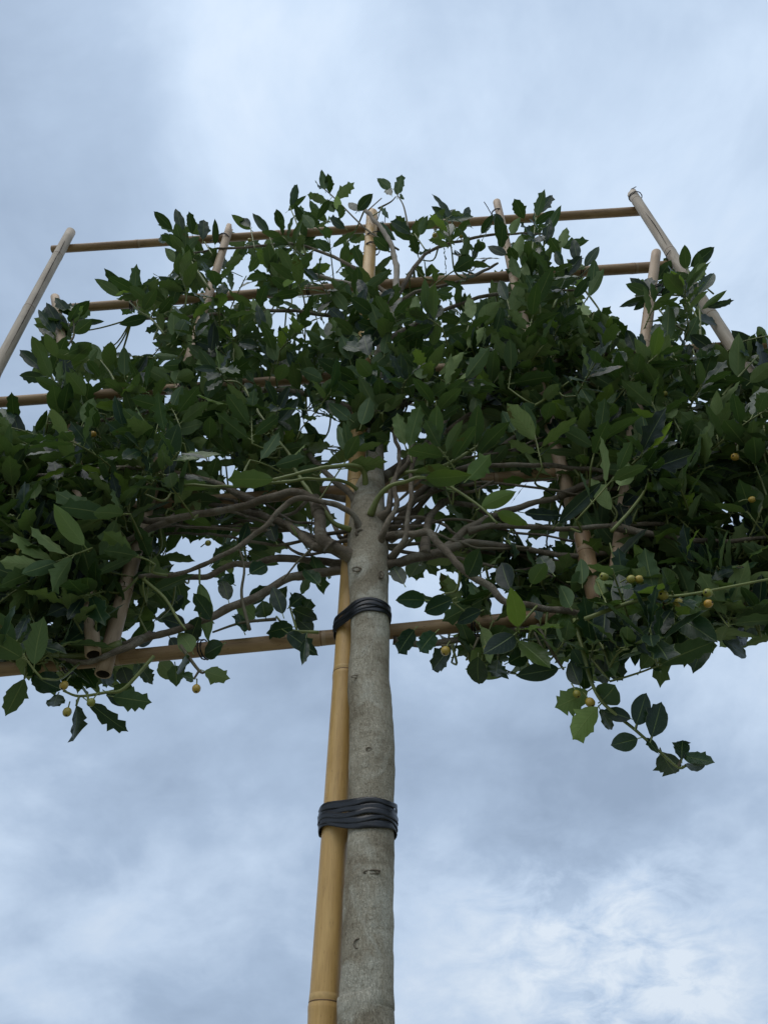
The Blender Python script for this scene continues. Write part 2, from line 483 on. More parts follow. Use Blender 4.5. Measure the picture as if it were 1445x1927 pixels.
def cane(name, p, q, r0, r1, mat, parent, spacing=0.21, first=0.1, bow=0.004, hollow=(False, False), split=False, sides=16, nodes=None):
    base = cane_path(p, q, bow)
    seg = [0.0]
    for i in range(1, len(base)):
        seg.append(seg[-1] + np.linalg.norm(base[i] - base[i - 1]))
    L = seg[-1]

    def at(s):
        s = min(max(s, 0), L)
        return np.array([np.interp(s, seg, [b[k] for b in base]) for k in range(3)])
    if nodes is None:
        nodes = []
        s = first
        while s < L - 0.012:
            nodes.append(s)
            s += spacing * rng.uniform(0.88, 1.12)
    st = set(np.linspace(0, L, 30))
    for nd_ in nodes:
        for dd in (-0.012, -0.005, -0.002, 0.0, 0.003, 0.007, 0.014):
            if 0 < nd_ + dd < L:
                st.add(nd_ + dd)
    st = sorted(st)
    path, rad = [], []
    for s in st:
        r = r0 + (r1 - r0) * s / L
        for nd_ in nodes:
            e = s - nd_
            if abs(e) < 0.02:
                r += 0.055 * r0 * math.exp(-(e / 0.006) ** 2) - 0.035 * r0 * math.exp(-((e - 0.004) / 0.0022) ** 2)
        path.append(at(s))
        rad.append(r)
    V, F, UV = tube_geo(path, rad, sides, cap=False)
    V = [np.array(v) for v in V]
    n = len(path)

    inner = []

    def close(idx_ring, centre, inward, r, open_end, flip):
        nonlocal V, F, UV
        ring = [idx_ring * sides + k for k in range(sides)]
        if not open_end:
            c1 = [centre + (V[i] - centre) * 0.72 - inward * r * 0.16 for i in ring]
            b0 = len(V)
            V += c1
            UV += [(UV[i][0], UV[i][1]) for i in ring]
            for k in range(sides):
                k2 = (k + 1) % sides
                f = (ring[k], ring[k2], b0 + k2, b0 + k)
                F.append(f if not flip else tuple(reversed(f)))
            cap = tuple(b0 + k for k in range(sides))
            F.append(cap if not flip else tuple(reversed(cap)))
        else:
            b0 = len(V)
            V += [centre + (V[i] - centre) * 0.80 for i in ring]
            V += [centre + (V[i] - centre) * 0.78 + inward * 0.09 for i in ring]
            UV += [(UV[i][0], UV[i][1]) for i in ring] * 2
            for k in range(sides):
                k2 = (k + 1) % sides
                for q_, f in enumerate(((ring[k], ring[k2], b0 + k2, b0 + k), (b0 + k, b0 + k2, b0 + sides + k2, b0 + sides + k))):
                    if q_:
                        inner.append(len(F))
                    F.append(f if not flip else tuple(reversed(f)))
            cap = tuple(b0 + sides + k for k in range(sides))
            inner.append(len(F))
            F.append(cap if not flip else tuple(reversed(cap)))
    d0 = (path[1] - path[0]) / np.linalg.norm(path[1] - path[0])
    d1 = (path[-1] - path[-2]) / np.linalg.norm(path[-1] - path[-2])
    close(0, path[0], d0, r0, hollow[0], True)
    close(n - 1, path[-1], -d1, r1, hollow[1], False)
    if split:                                  # cracked end: one side torn down, ragged rim
        for k in range(sides):
            a = 2 * math.pi * k / sides
            depth = 0.034 * max(0, math.cos(a - split)) ** 6 + 0.006 * rng.uniform(0, 1) + 0.012 * max(0, math.cos(a - split - 2.6))
            for i in ((n - 1) * sides + k, len(V) - 2 * sides + k):
                V[i] = V[i] - d1 * depth
    o = add_obj(name, make_mesh(name, V, F, UV), mat, parent)
    o.data.materials.append(CALYX_HOLLOW)               # dirty inside of the cut ends, with the hollow's shade put into its colour
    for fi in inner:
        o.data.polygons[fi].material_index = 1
    for nd_ in nodes:
        c, dd = at(nd_ + 0.0035), at(nd_ + 0.0055) - at(nd_ + 0.0015)
        dd /= np.linalg.norm(dd)
        r = (r0 + (r1 - r0) * nd_ / L) * 1.012
        hh = [(-0.0011, r * 0.96), (-0.0005, r + 0.0003), (0.0005, r + 0.0003), (0.0011, r * 0.96)]
        pth = [c + dd * h for h, _ in hh]
        wb = [(0.0008, r * 0.985), (0.0016, r * 1.010), (0.0055, r * 1.006), (0.0075, r * 0.985)]
        tube('wax_band', [c + dd * h for h, _ in wb], [q_ for _, q_ in wb], WAX[mat.name], o, sides, cap=False)
        tube('node_ring', pth, [q_ for _, q_ in hh], RING, o, sides, wob=0.004, cap=False)
    return o


# trellis
TRX = empty('bamboo_trellis', (0, D + 0.03, 2.0), 'flat bamboo cane trellis with bare corners sticking out above the leaves', 'trellis')
OB = 0.032                       # bars lie behind the uprights


def bar(pa, pb, x0, x1, r0, r1, mat=BAM_B, off=OB, **kw):
    a, b_ = px(*pa, off), px(*pb, off)
    d = (b_ - a) / (b_.x - a.x)
    return cane('cane', a + d * (x0 - a.x), a + d * (x1 - a.x), r0, r1, mat, TRX, **kw)


XL, XR = -0.80, 0.86
bar((0, 1262), (985, 1168), XL, XR, 0.0098, 0.0118, first=0.13, spacing=0.30)
bar((15, 973), (985, 897), XL, XR, 0.0105, 0.0105, first=0.09, spacing=0.29)
bar((0, 757), (1000, 681), XL, XR, 0.0108, 0.0100, first=0.2, spacing=0.31)
bar((165, 578), (1235, 503), px(132, 580, OB).x, px(1262, 501, OB).x, 0.0106, 0.0126, first=0.16, spacing=0.27)
bar((125, 468), (1195, 398), px(99, 470, OB).x, px(1212, 397, OB).x, 0.0104, 0.0118, first=0.22, spacing=0.33)
OU = OB - 0.0225


def upright(pa, pb, r0, r1, mat, off=OU, ext=0.0, **kw):
    a, b_ = px(*pa, off), px(*pb, off)      # a = top, b = lower end
    b_ = b_ + (b_ - a).normalized() * ext
    return cane('cane', b_, a, r0, r1, mat, TRX, **kw)


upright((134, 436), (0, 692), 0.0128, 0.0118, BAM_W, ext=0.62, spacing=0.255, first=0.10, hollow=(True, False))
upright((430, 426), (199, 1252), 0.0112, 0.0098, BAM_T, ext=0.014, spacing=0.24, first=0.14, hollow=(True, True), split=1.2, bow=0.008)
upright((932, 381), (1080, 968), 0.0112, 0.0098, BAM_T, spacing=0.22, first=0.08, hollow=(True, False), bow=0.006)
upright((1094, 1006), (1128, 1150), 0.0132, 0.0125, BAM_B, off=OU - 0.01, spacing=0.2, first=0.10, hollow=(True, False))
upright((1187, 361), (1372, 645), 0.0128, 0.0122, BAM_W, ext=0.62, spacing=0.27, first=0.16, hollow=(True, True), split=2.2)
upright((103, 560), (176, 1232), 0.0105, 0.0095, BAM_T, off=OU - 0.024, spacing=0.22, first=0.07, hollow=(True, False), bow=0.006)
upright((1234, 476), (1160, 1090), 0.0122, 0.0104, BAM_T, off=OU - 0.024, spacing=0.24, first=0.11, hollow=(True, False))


for pts in ([(116, 468), (98, 500), (64, 566), (40, 612), (10, 668)], [(1213, 398), (1232, 424), (1254, 462)], [(124, 452), (112, 478)]):
    cp_ = catmull([np.array(px(x, y, OU - 0.0124)) + np.array([rng.normal() * .0006, 0, 0]) for x, y in pts], 8)
    nn = len(cp_)
    tube('crack', cp_, [0.0001 + 0.0011 * math.sin(math.pi * i / (nn - 1)) ** 0.6 * rng.uniform(.5, 1.2) for i in range(nn)], CALYX_HOLLOW, TRX, 5)

# twisted wire ties where canes cross
def wire_tie(x, y, off, R, axis, turns=2, tail=1):
    c = np.array(px(x, y, off))
    ax = np.array(axis, float)
    ax /= np.linalg.norm(ax)
    a1 = np.cross(ax, [0, 1, 0.1])
    a1 /= np.linalg.norm(a1)
    a2 = np.cross(ax, a1)
    pts = []
    n = turns * 14
    for i in range(n + 1):
        a = 2 * math.pi * i / 14
        rr = R * (1 + rng.uniform(-0.05, 0.08))
        pts.append(c + (a1 * math.cos(a) + a2 * math.sin(a)) * rr + ax * (0.004 * i / 14 + 0.004 * math.sin(a + x)))
    for k in range(tail):
        d = rng.normal(size=3)
        d[1] = -abs(d[1])
        d /= np.linalg.norm(d)
        pts += [pts[-1] + d * 0.012, pts[-1] + d * 0.022 + rng.normal(size=3) * 0.005, pts[-1] + d * 0.034]
    tube('wire_tie', pts, [0.0011] * len(pts), WIRE, TRX, 5)


AXU, AXB = (0.02, 0, 1), (1, 0, 0)
for (x, y, off, R, ax) in [(421, 452, OU, 0.0145, AXU), (934, 402, OU, 0.0125, AXU), (1236, 548, OU - 0.024, 0.0138, AXU),
                           (1196, 372, OU, 0.0150, AXU), (348, 735, OU, 0.0142, AXU), (1066, 938, OU, 0.0145, AXU),
                           (700, 470, 0.0, 0.0185, (0.2, 0, 1)), (700, 452, 0.0, 0.0180, (0.5, 0, 1)), (580, 548, OB, 0.0145, AXB), (1087, 512, OB, 0.0155, AXB),
                           (888, 1178, OB, 0.0150, AXB), (380, 1222, OB, 0.0140, AXB), (60, 1256, OB, 0.0140, AXB), (128, 1248, OB, 0.014, AXB),
                           (245, 572, OB, 0.0145, AXB), (720, 428, OB, 0.014, AXB), (1250, 508, OB, 0.016, AXB), (410, 965, -0.02, 0.010, AXB)]:
    wire_tie(x, y, off, R, ax)
reparent_keep(TRX)

# ------------------------------------------------------------------ main stake
sa, sb = px(606, 1893, 0.0), px(701, 402, 0.0)
sb = Vector((sb.x, sb.y, sb.z))
dirn = (sb - sa).normalized()
s_base = sa - dirn * ((sa.z + 0.25) / dirn.z)
h_nodes = []
for yy in (1893, 1272):
    h_nodes.append((px(640, yy, 0.0).z - s_base.z) / dirn.z)
gap = h_nodes[1] - h_nodes[0]
nodes = sorted([h_nodes[0] - gap * k for k in range(1, 6) if h_nodes[0] - gap * k > 0.05] + h_nodes +
               [h_nodes[1] + gap * 0.97, h_nodes[1] + gap * 1.92, (px(694, 468).z - s_base.z) / dirn.z])
STK = empty('bamboo_stake', (s_base.x, s_base.y, 0), 'thick golden bamboo stake standing upright against the tree trunk', 'stake')
cane('culm', s_base, sb, 0.0152, 0.0145, BAM_G, STK, nodes=nodes, bow=0.002, hollow=(False, False), sides=24)
reparent_keep(STK)


def stake_at(z):
    t = (z - s_base.z) / (sb.z - s_base.z)
    p = s_base + (sb - s_base) * t
    return np.array((p.x, p.y, p.z))


# ------------------------------------------------------------------ holly tree: trunk
trunk_px = [(690, 1990, -0.020, .0262), (690, 1900, -0.020, .0258), (692, 1800, -0.020, .0254), (694, 1700, -0.020, .0252), (698, 1600, -0.020, .0254),
            (699, 1520, -0.020, .0256), (700, 1430, -0.020, .0262), (698, 1350, -0.020, .0264), (694, 1280, -0.021, .0258),
            (696, 1200, -0.022, .0256), (695, 1130, -0.023, .0262), (693, 1070, -0.024, .0290), (692, 1020, -0.024, .0300),
            (692, 975, -0.022, .0275), (693, 935, -0.020, .0250), (700, 905, -0.016, .0200), (706, 875, -0.012, .0145), (707, 830, -0.010, .0128), (704, 770, -0.012, .0120), (708, 700, -0.014, .0110),
            (722, 640, -0.016, .0100), (742, 570, -0.018, .0085)]
tp = [(np.array(px(x, y, o)), r) for x, y, o, r in trunk_px]
p0 = tp[0][0]
pre = [(np.array((p0[0] - 0.004 * (1.7 - z), p0[1], z)), r) for z, r in ((-0.12, .046), (0.0, .040), (0.08, .034), (0.3, .030), (0.7, .028), (1.2, .027))]
tp = pre + tp
TREE = empty('holly_tree', (p0[0] - 0.02, p0[1], 0), 'pleached holly tree with grey trunk and flat spreading crown of dark glossy leaves', 'tree')
pts4 = catmull([(*p, r) for p, r in tp], 9)
P3 = [p[:3] for p in pts4]
R3 = [p[3] for p in pts4]
V, F, UV = tube_geo(P3, R3, 28, True)
VA = np.array(V)
ctr = np.repeat(np.array(P3), 28, axis=0)
rad = VA - ctr
rn = rad / np.linalg.norm(rad, axis=1)[:, None]
from mathutils import noise as mn
for i in range(len(VA)):
    p = VA[i]
    k = 0.0014 * mn.noise(Vector((p[0] * 14, p[1] * 14, p[2] * 14))) + 0.0009 * mn.noise(Vector((p[0] * 60, p[1] * 60, p[2] * 55))) \
        + 0.0005 * mn.noise(Vector((p[0] * 180, p[1] * 180, p[2] * 120)))
    VA[i] = p + rn[i] * k
trunk = add_obj('trunk', make_mesh('trunk', VA, F, UV), BARK, TREE)


def torus_scar(x, y, off, rx, ry, thick, mat=BARKB):
    """old healed branch scar: an oval ridge on the bark"""
    c = np.array(px(x, y, off))
    n = -np.array((px(x, y, off) - CAM).normalized())
    n[2] *= 0.3
    n /= np.linalg.norm(n)
    a1 = np.cross([0, 0, 1], n)
    a1 /= np.linalg.norm(a1)
    a2 = np.cross(n, a1)
    pts = [c + a1 * rx * math.cos(a) + a2 * ry * math.sin(a) + n * rng.uniform(-.0003, .0003) for a in np.linspace(0, 2 * math.pi, 17)]
    tube('branch_scar', pts, [thick * rng.uniform(.6, 1.2) for _ in pts], mat, TREE, 6, cap=False)


for s_ in [(671, 1071, -0.0515, .0055, .0032, .0015), (717, 1081, -0.0475, .003, .005, .0014), (675, 1776, -0.0445, .005, .0042, .0007),
           (700, 1641, -0.0455, .0085, .0018, .0009), (672, 1273, -0.0435, .007, .0018, .0009), (694, 1410, -0.047, .003, .0022, .0007), (678, 1003, -0.0515, .006, .005, .0022)]:
    torus_scar(*s_)

# ------------------------------------------------------------------ branches (photo pixels, depth offset from trellis plane, radius mm)
BR = []


def branch(pts, r0, r1, mat=BARKB, sides=10):
    """pts: (x, y, off)"""
    ctl = [np.array(px(*p)) for p in pts]
    path = catmull(ctl, 6)
    n = len(path)
    out = []
    rr = []
    for i, p in enumerate(path):
        u = i / (n - 1)
        w = 0.0020 * min(1, u * 5)
        out.append(p + np.array([mn.noise(Vector((*(p * 35),))), mn.noise(Vector((*(p * 35 + 9),))), mn.noise(Vector((*(p * 35 + 20),)))]) * w * 1.5)
        flare = 1 + 0.45 * math.exp(-u * n / 3.0)
        rr.append((r0 + (r1 - r0) * u) * flare * (1 + 0.20 * mn.noise(Vector((*(p * 70),)))))
    BR.append(np.array(out))
    return tube('branch', out, rr, mat, TREE, sides, wob=0.03)


T = -0.03
# left side
branch([(668, 1052, T), (640, 1036, -.045), (605, 1027, -.05), (590, 1026, -.045), (560, 1006, -.035), (533, 983, -.02), (480, 966, 0), (430, 955, .02), (370, 945, .03)], .0085, .004)
branch([(622, 1030, -.05), (606, 1016, -.055), (603, 990, -.06), (597, 958, -.06)], .0095, .0085)
branch([(600, 966, -.06), (585, 936, -.058), (553, 926, -.055), (510, 936, -.05), (480, 946, -.045), (420, 960, -.04), (330, 975, -.035), (290, 982, -.03), (245, 972, -.03), (200, 958, -.03), (165, 925, -.04)], .0070, .0045)
branch([(665, 1064, 0.0), (640, 1062, .01), (553, 1050, .015), (480, 1060, .015), (430, 1065, .01), (390, 1085, .01), (330, 1090, .01)], .0065, .004)
branch([(665, 1080, 0.0), (640, 1075, .005), (580, 1080, 0.0), (540, 1090, -.005), (480, 1125, -.01), (420, 1150, -.012), (380, 1167, -.015), (330, 1188, -.01), (285, 1195, 0.0), (230, 1215, .01)], .0068, .0045)
branch([(678, 998, -.045), (665, 970, -.06), (640, 955, -.07), (600, 944, -.075), (563, 938, -.075), (530, 955, -.07), (500, 990, -.065), (480, 1006, -.06), (440, 1035, -.055), (385, 1060, -.05), (330, 1083, -.04), (265, 1083, -.02)], .0045, .0032)
branch([(660, 998, -.04), (625, 980, -.055), (590, 935, -.06), (556, 885, -.06), (540, 850, -.06), (500, 800, -.06), (460, 730, -.05)], .0036, .0024, TWIGG, 8)
branch([(688, 915, -.04), (684, 885, -.06), (665, 877, -.075), (613, 880, -.09), (553, 893, -.10), (515, 903, -.105)], .0040, .0026, TWIGG, 8)
branch([(676, 925, -.035), (655, 908, -.05), (620, 902, -.07), (580, 901, -.08), (530, 906, -.085), (440, 915, -.08), (330, 912, -.07)], .0028, .0022, TWIGG, 8)
branch([(672, 945, -.03), (653, 923, -.03), (613, 890, -.025), (580, 855, -.02), (550, 830, -.01), (500, 790, 0)], .0055, .003)
branch([(640, 1030, .01), (560, 1000, .02), (500, 985, .03), (440, 975, .03)], .004, .002)
branch([(650, 940, .0), (600, 930, .03), (560, 925, .04), (500, 940, .05)], .004, .0025)
branch([(590, 1028, -.045), (570, 1050, -.04), (545, 1075, -.035), (530, 1092, -.03)], .0018, .0012, TWIGB, 6)
branch([(540, 990, .01), (480, 960, .02), (430, 940, .02), (380, 948, .03), (330, 1000, .03)], .003, .002)
# right side
branch([(715, 1066, -.025), (745, 1060, -.03), (780, 1050, -.03), (825, 1040, -.025), (842, 1026, -.022), (880, 995, -.02), (922, 973, -.015), (970, 955, -.01), (1050, 935, -.01), (1110, 925, -.01), (1180, 915, -.01)], .0078, .0036)
branch([(835, 1036, -.025), (870, 1023, -.02), (895, 1020, -.015), (960, 1030, -.01), (1030, 1040, -.01), (1062, 1046, -.005), (1150, 1040, .0)], .0055, .0035)
branch([(880, 1000, -.02), (920, 992, -.025), (1000, 991, -.03), (1060, 996, -.035), (1150, 990, -.04), (1250, 985, -.04)], .0046, .0030)
branch([(799, 1046, -.028), (801, 1010, -.02), (805, 985, -.015), (825, 953, .0), (839, 944, .01), (880, 952, .015), (912, 963, .02), (960, 985, .02)], .0068, .003)
branch([(839, 944, .01), (860, 930, .0), (900, 920, -.01), (930, 905, -.02)], .0035, .002)
branch([(712, 1012, -.03), (745, 1007, -.045), (779, 1004, -.06), (806, 1003, -.068), (829, 1026, -.07), (862, 1062, -.07), (885, 1086, -.065), (920, 1107, -.06), (945, 1130, -.055), (1000, 1140, -.045), (1060, 1150, -.035), (1110, 1160, -.025), (1180, 1168, -.02), (1260, 1170, -.02)], .0058, .0040)
branch([(697, 970, -.05), (713, 936, -.07), (739, 913, -.085), (775, 903, -.095), (802, 900, -.10)], .0042, .0022, TWIGG, 8)
branch([(712, 978, -.04), (732, 956, -.05), (742, 905, -.055), (768, 868, -.05), (776, 838, -.045), (795, 790, -.03)], .0048, .003)
branch([(713, 1024, -.04), (726, 993, -.06), (745, 950, -.065), (743, 913, -.06), (752, 868, -.05), (745, 830, -.04), (725, 770, -.03)], .0042, .003)
branch([(735, 1052, -.03), (762, 1013, -.055), (770, 960, -.06), (773, 916, -.055), (776, 872, -.05), (800, 835, -.045), (840, 790, -.04)], .0046, .003)
branch([(735, 905, -.03), (765, 890, -.05), (790, 885, -.06), (832, 877, -.07), (880, 850, -.07), (925, 825, -.07), (985, 778, -.06), (1050, 735, -.05)], .0036, .0024, TWIGG, 8)
branch([(720, 900, -.01), (790, 850, .0), (877, 786, .0), (922, 760, -.01), (962, 740, -.015), (1022, 695, -.02), (1080, 660, -.02)], .0068, .004)
branch([(735, 1000, .0), (800, 920, .01), (912, 862, .01), (965, 825, .005), (1022, 785, .0), (1062, 745, -.005), (1130, 700, -.01)], .0060, .0032)
branch([(735, 1015, .0), (820, 960, .03), (927, 870, .02), (1002, 840, .015), (1080, 820, .01)], .0050, .003)
branch([(760, 985, .02), (850, 890, .0), (930, 876, -.02), (1042, 877, -.03), (1110, 884, -.03), (1175, 895, -.03), (1230, 915, -.02)], .0044, .0032)
branch([(842, 1032, -.01), (900, 1040, .02), (980, 1045, .025), (1080, 1060, .02)], .003, .002)
# upper tiers, tied along the bars
branch([(716, 650, 0.0), (730, 600, 0.0), (752, 572, 0.0), (782, 550, -.01), (857, 532, -.015), (900, 515, -.015), (937, 495, -.02)], .0050, .0028)
branch([(744, 562, -.018), (746, 521, -.018), (742, 481, -.018), (729, 447, -.02), (706, 416, -.024), (686, 394, -.026)], .0068, .0052, DEAD)
branch([(742, 570, -.01), (690, 545, .01), (640, 530, .01), (592, 518, .0)], .006, .0045, DEAD)
branch([(706, 800, .0), (640, 760, .0), (540, 735, .0), (420, 745, 0), (300, 770, .01), (200, 790, .01), (90, 800, .01)], .006, .003)
branch([(706, 790, .0), (800, 740, .0), (900, 710, .0), (1000, 680, 0), (1150, 665, .01), (1300, 660, .01), (1400, 660, .01)], .006, .003)
branch([(716, 650, .0), (640, 600, .0), (540, 585, .0), (420, 590, 0), (320, 600, .01), (250, 600, .0)], .005, .0025)
branch([(720, 645, .0), (800, 600, .0), (900, 560, .0), (1000, 550, 0), (1100, 545, .01)], .005, .0025)
branch([(742, 565, .0), (660, 500, .0), (560, 460, .0), (470, 465, 0), (400, 470, .0), (350, 480, 0)], .0045, .0022)
branch([(742, 565, .0), (800, 480, .0), (880, 450, .0), (960, 440, 0), (1020, 440, .0)], .0045, .0022)
branch([(480, 945, -.03), (380, 900, -.04), (250, 880, -.05), (120, 890, -.06), (20, 900, -.06)], .005, .0025)
branch([(330, 975, -.03), (230, 1020, -.03), (130, 1050, -.04), (20, 1060, -.04)], .005, .0025)
branch([(1050, 935, -.01), (1180, 880, -.03), (1300, 850, -.05), (1430, 830, -.06)], .005, .0025)
branch([(1150, 990, -.04), (1250, 1010, -.05), (1350, 1020, -.05), (1450, 1010, -.05)], .005, .0025)
branch([(1100, 1160, -.02), (1200, 1120, -.04), (1300, 1115, -.05), (1450, 1090, -.05)], .0045, .0025, TWIGG)
branch([(740, 1205, .03), (800, 1212, .035), (900, 1198, .035), (1000, 1180, .03), (1120, 1180, .03)], .0045, .004)
branch([(230, 1215, .0), (150, 1235, .0), (60, 1232, -.01), (-30, 1240, -.01)], .0055, .004, TWIGG)
branch([(285, 1195, .01), (220, 1228, -.005), (160, 1246, -.005), (110, 1240, -.005)], .0048, .003)

for k in range(13):
    sg = -1 if k % 2 else 1
    x0, y0 = 692 + sg * random.uniform(14, 34), random.uniform(960, 1075)
    o0, o1 = random.uniform(-.03, .0), random.uniform(-.03, .09)
    reach, rise = random.uniform(220, 520), random.uniform(-150, 110)
    arch = random.uniform(-55, 30)
    branch([(x0 + sg * reach * t, y0 + rise * t ** 1.4 + arch * math.sin(math.pi * t) + random.gauss(0, 13) * (t > 0), o0 + (o1 - o0) * t) for t in (0, .12, .3, .5, .75, 1)],
           random.uniform(.0024, .0042), random.uniform(.0014, .002), random.choice((BARKB, BARKB, TWIGB)), 7)

# ------------------------------------------------------------------ leaf shapes
ROWS = [0.0, 0.05, 0.13, 0.23, 0.33, 0.42, 0.52, 0.61, 0.71, 0.80, 0.89, 0.955, 1.0]
COLS = [-1.0, -0.5, 0.0, 0.5, 1.0]


def leaf_template(seed):
    r = random.Random(seed)
    spiny = [0, 0.0, 0.25, 0.5, 0.85, 0.15, 0.0][seed % 7]
    W = r.uniform(0.180, 0.232) if spiny < 0.5 else r.uniform(0.185, 0.225)
    fold, curl, wave = r.uniform(-0.05, 0.32), r.uniform(-0.10, 0.34), r.uniform(0.02, 0.07) * (0.4 + spiny)
    bend = r.uniform(-0.08, 0.08)
    peak = r.uniform(0.40, 0.50)
    sp = {-1: {}, 1: {}}
    for s in (-1, 1):
        for i in (5, 7, 9):
            if r.random() < spiny:
                sp[s][i] = r.uniform(0.055, 0.095)
            elif spiny > 0 and r.random() < 0.3:
                sp[s][i] = 0.02
    V, UV = [], []
    for i, t in enumerate(ROWS):
        e = math.log(0.5) / math.log(peak)
        w = W * max(0.0, math.sin(math.pi * min(1, t) ** e)) ** 0.78
        if i == len(ROWS) - 1:
            w = 0.002
        if i == len(ROWS) - 2:
            w = 0.026
        if i == 0:
            w = 0.012
        for c in COLS:
            s = -1 if c < 0 else 1
            ww, dt = w, 0.0
            if abs(c) == 1.0 and c != 0:
                if i in sp[s]:
                    ww = w + sp[s][i]
                    dt = 0.035
                elif (i - 1) in sp[s] or (i + 1) in sp[s]:
                    ww = w * 0.93
            x = c * ww
            y = t + dt
            z = fold * abs(x) * (1.0 if abs(c) < 1 else 0.95) - curl * (t ** 2) * 0.5
            if abs(c) == 1.0:
                z += wave * math.sin(i * 2.05 + seed + (0 if s < 0 else 1.3)) * (1 if w > 0.06 else 0)
                if i in sp[s]:
                    z += sp[s][i] * 0.35 * (1 if (i // 2) % 2 else -0.6)
            x += bend * t * t
            V.append((x, y, z))
            UV.append((c * 0.5 + 0.5, t))
    F = []
    nc = len(COLS)
    for i in range(len(ROWS) - 1):
        for j in range(nc - 1):
            a = i * nc + j
            F.append((a, a + 1, a + nc + 1, a + nc))
    # petiole: thin three-sided stalk
    b0 = len(V)
    for (yy, zz, rr) in ((-0.17, 0.02, 0.016), (0.02, -0.004, 0.013)):
        for k in range(3):
            a = 2 * math.pi * k / 3
            V.append((rr * math.cos(a), yy, zz + rr * math.sin(a)))
            UV.append((0.5, 0.0))
    for k in range(3):
        k2 = (k + 1) % 3
        F.append((b0 + k, b0 + k2, b0 + 3 + k2, b0 + 3 + k))
    return np.array(V), F, UV


NVAR = 21
TPL = [leaf_template(k) for k in range(NVAR)]
TPL_ME = []
for k, (v, f, uv) in enumerate(TPL):
    me = make_mesh('leaf', v, f, uv)
    me.materials.append(LEAF_O)
    TPL_ME.append(me)

LEAVES = []                      # (matrix 4x4, variant, (rnd, young, dry))


def put_leaf(base, direction, normal, length, width=1.0, young=0.0, dry=0.0, var=None):
    d = np.array(direction, float)
    d /= np.linalg.norm(d)
    n = np.array(normal, float)
    n = n - (n @ d) * d
    n /= np.linalg.norm(n) + 1e-9
    x = np.cross(d, n)
    m = np.eye(4)
    m[:3, 0] = x * length * width
    m[:3, 1] = d * length
    m[:3, 2] = n * length
    m[:3, 3] = np.array(base) + d * length * 0.12
    LEAVES.append((m, random.randrange(NVAR) if var is None else var, (random.random() ** 1.9, young, dry)))


# crown outline in the photograph: where foliage may stand
OUT = [(300, 420), (345, 400), (400, 440), (430, 425), (480, 412), (540, 400), (560, 378), (600, 350), (650, 368), (690, 400), (745, 352), (775, 385),
       (800, 402), (830, 378), (880, 400), (905, 425), (960, 402), (985, 388), (1030, 375), (1040, 420), (1020, 475), (1060, 492), (1090, 470),
       (1125, 500), (1110, 550), (1090, 565), (1130, 580), (1165, 600), (1180, 630), (1240, 630), (1240, 575), (1195, 560), (1190, 535), (1240, 520),
       (1265, 470), (1330, 480), (1330, 530), (1355, 560), (1335, 600), (1335, 645), (1390, 632), (1580, 600), (1580, 1170), (1400, 1232),
       (1330, 1232), (1250, 1270), (1215, 1240), (1180, 1220), (1160, 1285), (1100, 1285), (1065, 1240), (1040, 1275), (985, 1275), (930, 1262),
       (890, 1262), (825, 1245), (780, 1205), (740, 1170), (735, 1080), (725, 1000), (690, 960), (650, 1000), (635, 1080), (610, 1175), (570, 1205),
       (540, 1180), (440, 1180), (415, 1250), (350, 1265), (320, 1240), (270, 1290), (270, 1325), (210, 1300), (170, 1300), (110, 1290), (60, 1285),
       (0, 1245), (-130, 1255), (-130, 800), (10, 775), (35, 825), (85, 800), (105, 745), (45, 710), (50, 660), (90, 640), (80, 585), (150, 572),
       (165, 600), (140, 640), (165, 665), (240, 662), (280, 690), (290, 640), (235, 600), (195, 540), (240, 515), (290, 525), (330, 510), (320, 470)]
HOLES = [[(290, 1040), (330, 1010), (380, 1000), (425, 1030), (380, 1080), (320, 1080)], [(290, 1100), (380, 1092), (460, 1060), (560, 1062), (620, 1075), (560, 1085), (470, 1120), (400, 1150), (330, 1170)],
         [(520, 990), (560, 1010), (640, 1050), (620, 1060), (540, 1045), (470, 1010)], [(440, 1150), (520, 1110), (610, 1090), (600, 1140), (520, 1165)],
         [(0, 1120), (60, 1135), (85, 1170), (160, 1160), (160, 1190), (90, 1190), (0, 1160)], [(775, 955), (815, 930), (850, 960), (880, 985), (810, 1000)],
         [(925, 905), (1040, 900), (1075, 960), (1080, 985), (960, 975), (925, 960)], [(745, 1085), (800, 1080), (830, 1110), (760, 1130)],
         [(830, 1130), (900, 1140), (960, 1160), (840, 1170)], [(990, 1000), (1090, 1000), (1075, 1035), (960, 1025)],
         [(585, 790), (640, 790), (650, 850), (600, 870)], [(755, 800), (800, 800), (780, 850), (755, 860)], [(780, 570), (850, 560), (850, 600), (790, 610)],
         [(590, 440), (640, 430), (650, 500), (600, 500)], [(430, 500), (470, 490), (480, 540), (430, 570)], [(640, 860), (770, 850), (790, 930), (780, 1030), (700, 1070), (620, 1030), (610, 900)],
         [(850, 590), (890, 560), (900, 600), (860, 620)], [(720, 470), (760, 470), (760, 560), (715, 560)], [(680, 400), (715, 400), (715, 520), (680, 520)],
         [(1330, 960), (1400, 950), (1445, 1010), (1340, 1000)], [(180, 1185), (640, 1160), (640, 1215), (200, 1250)], [(740, 1165), (1010, 1140), (1010, 1175), (740, 1205)],
         [(560, 600), (590, 590), (590, 640), (560, 640)], [(840, 850), (900, 830), (900, 880), (850, 890)], [(400, 880), (440, 860), (500, 930), (430, 945)]]


def in_poly(x, y, poly):
    c = False
    j = len(poly) - 1
    for i in range(len(poly)):
        xi, yi = poly[i]
        xj, yj = poly[j]
        if (yi > y) != (yj > y) and x < (xj - xi) * (y - yi) / (yj - yi) + xi:
            c = not c
        j = i
    return c


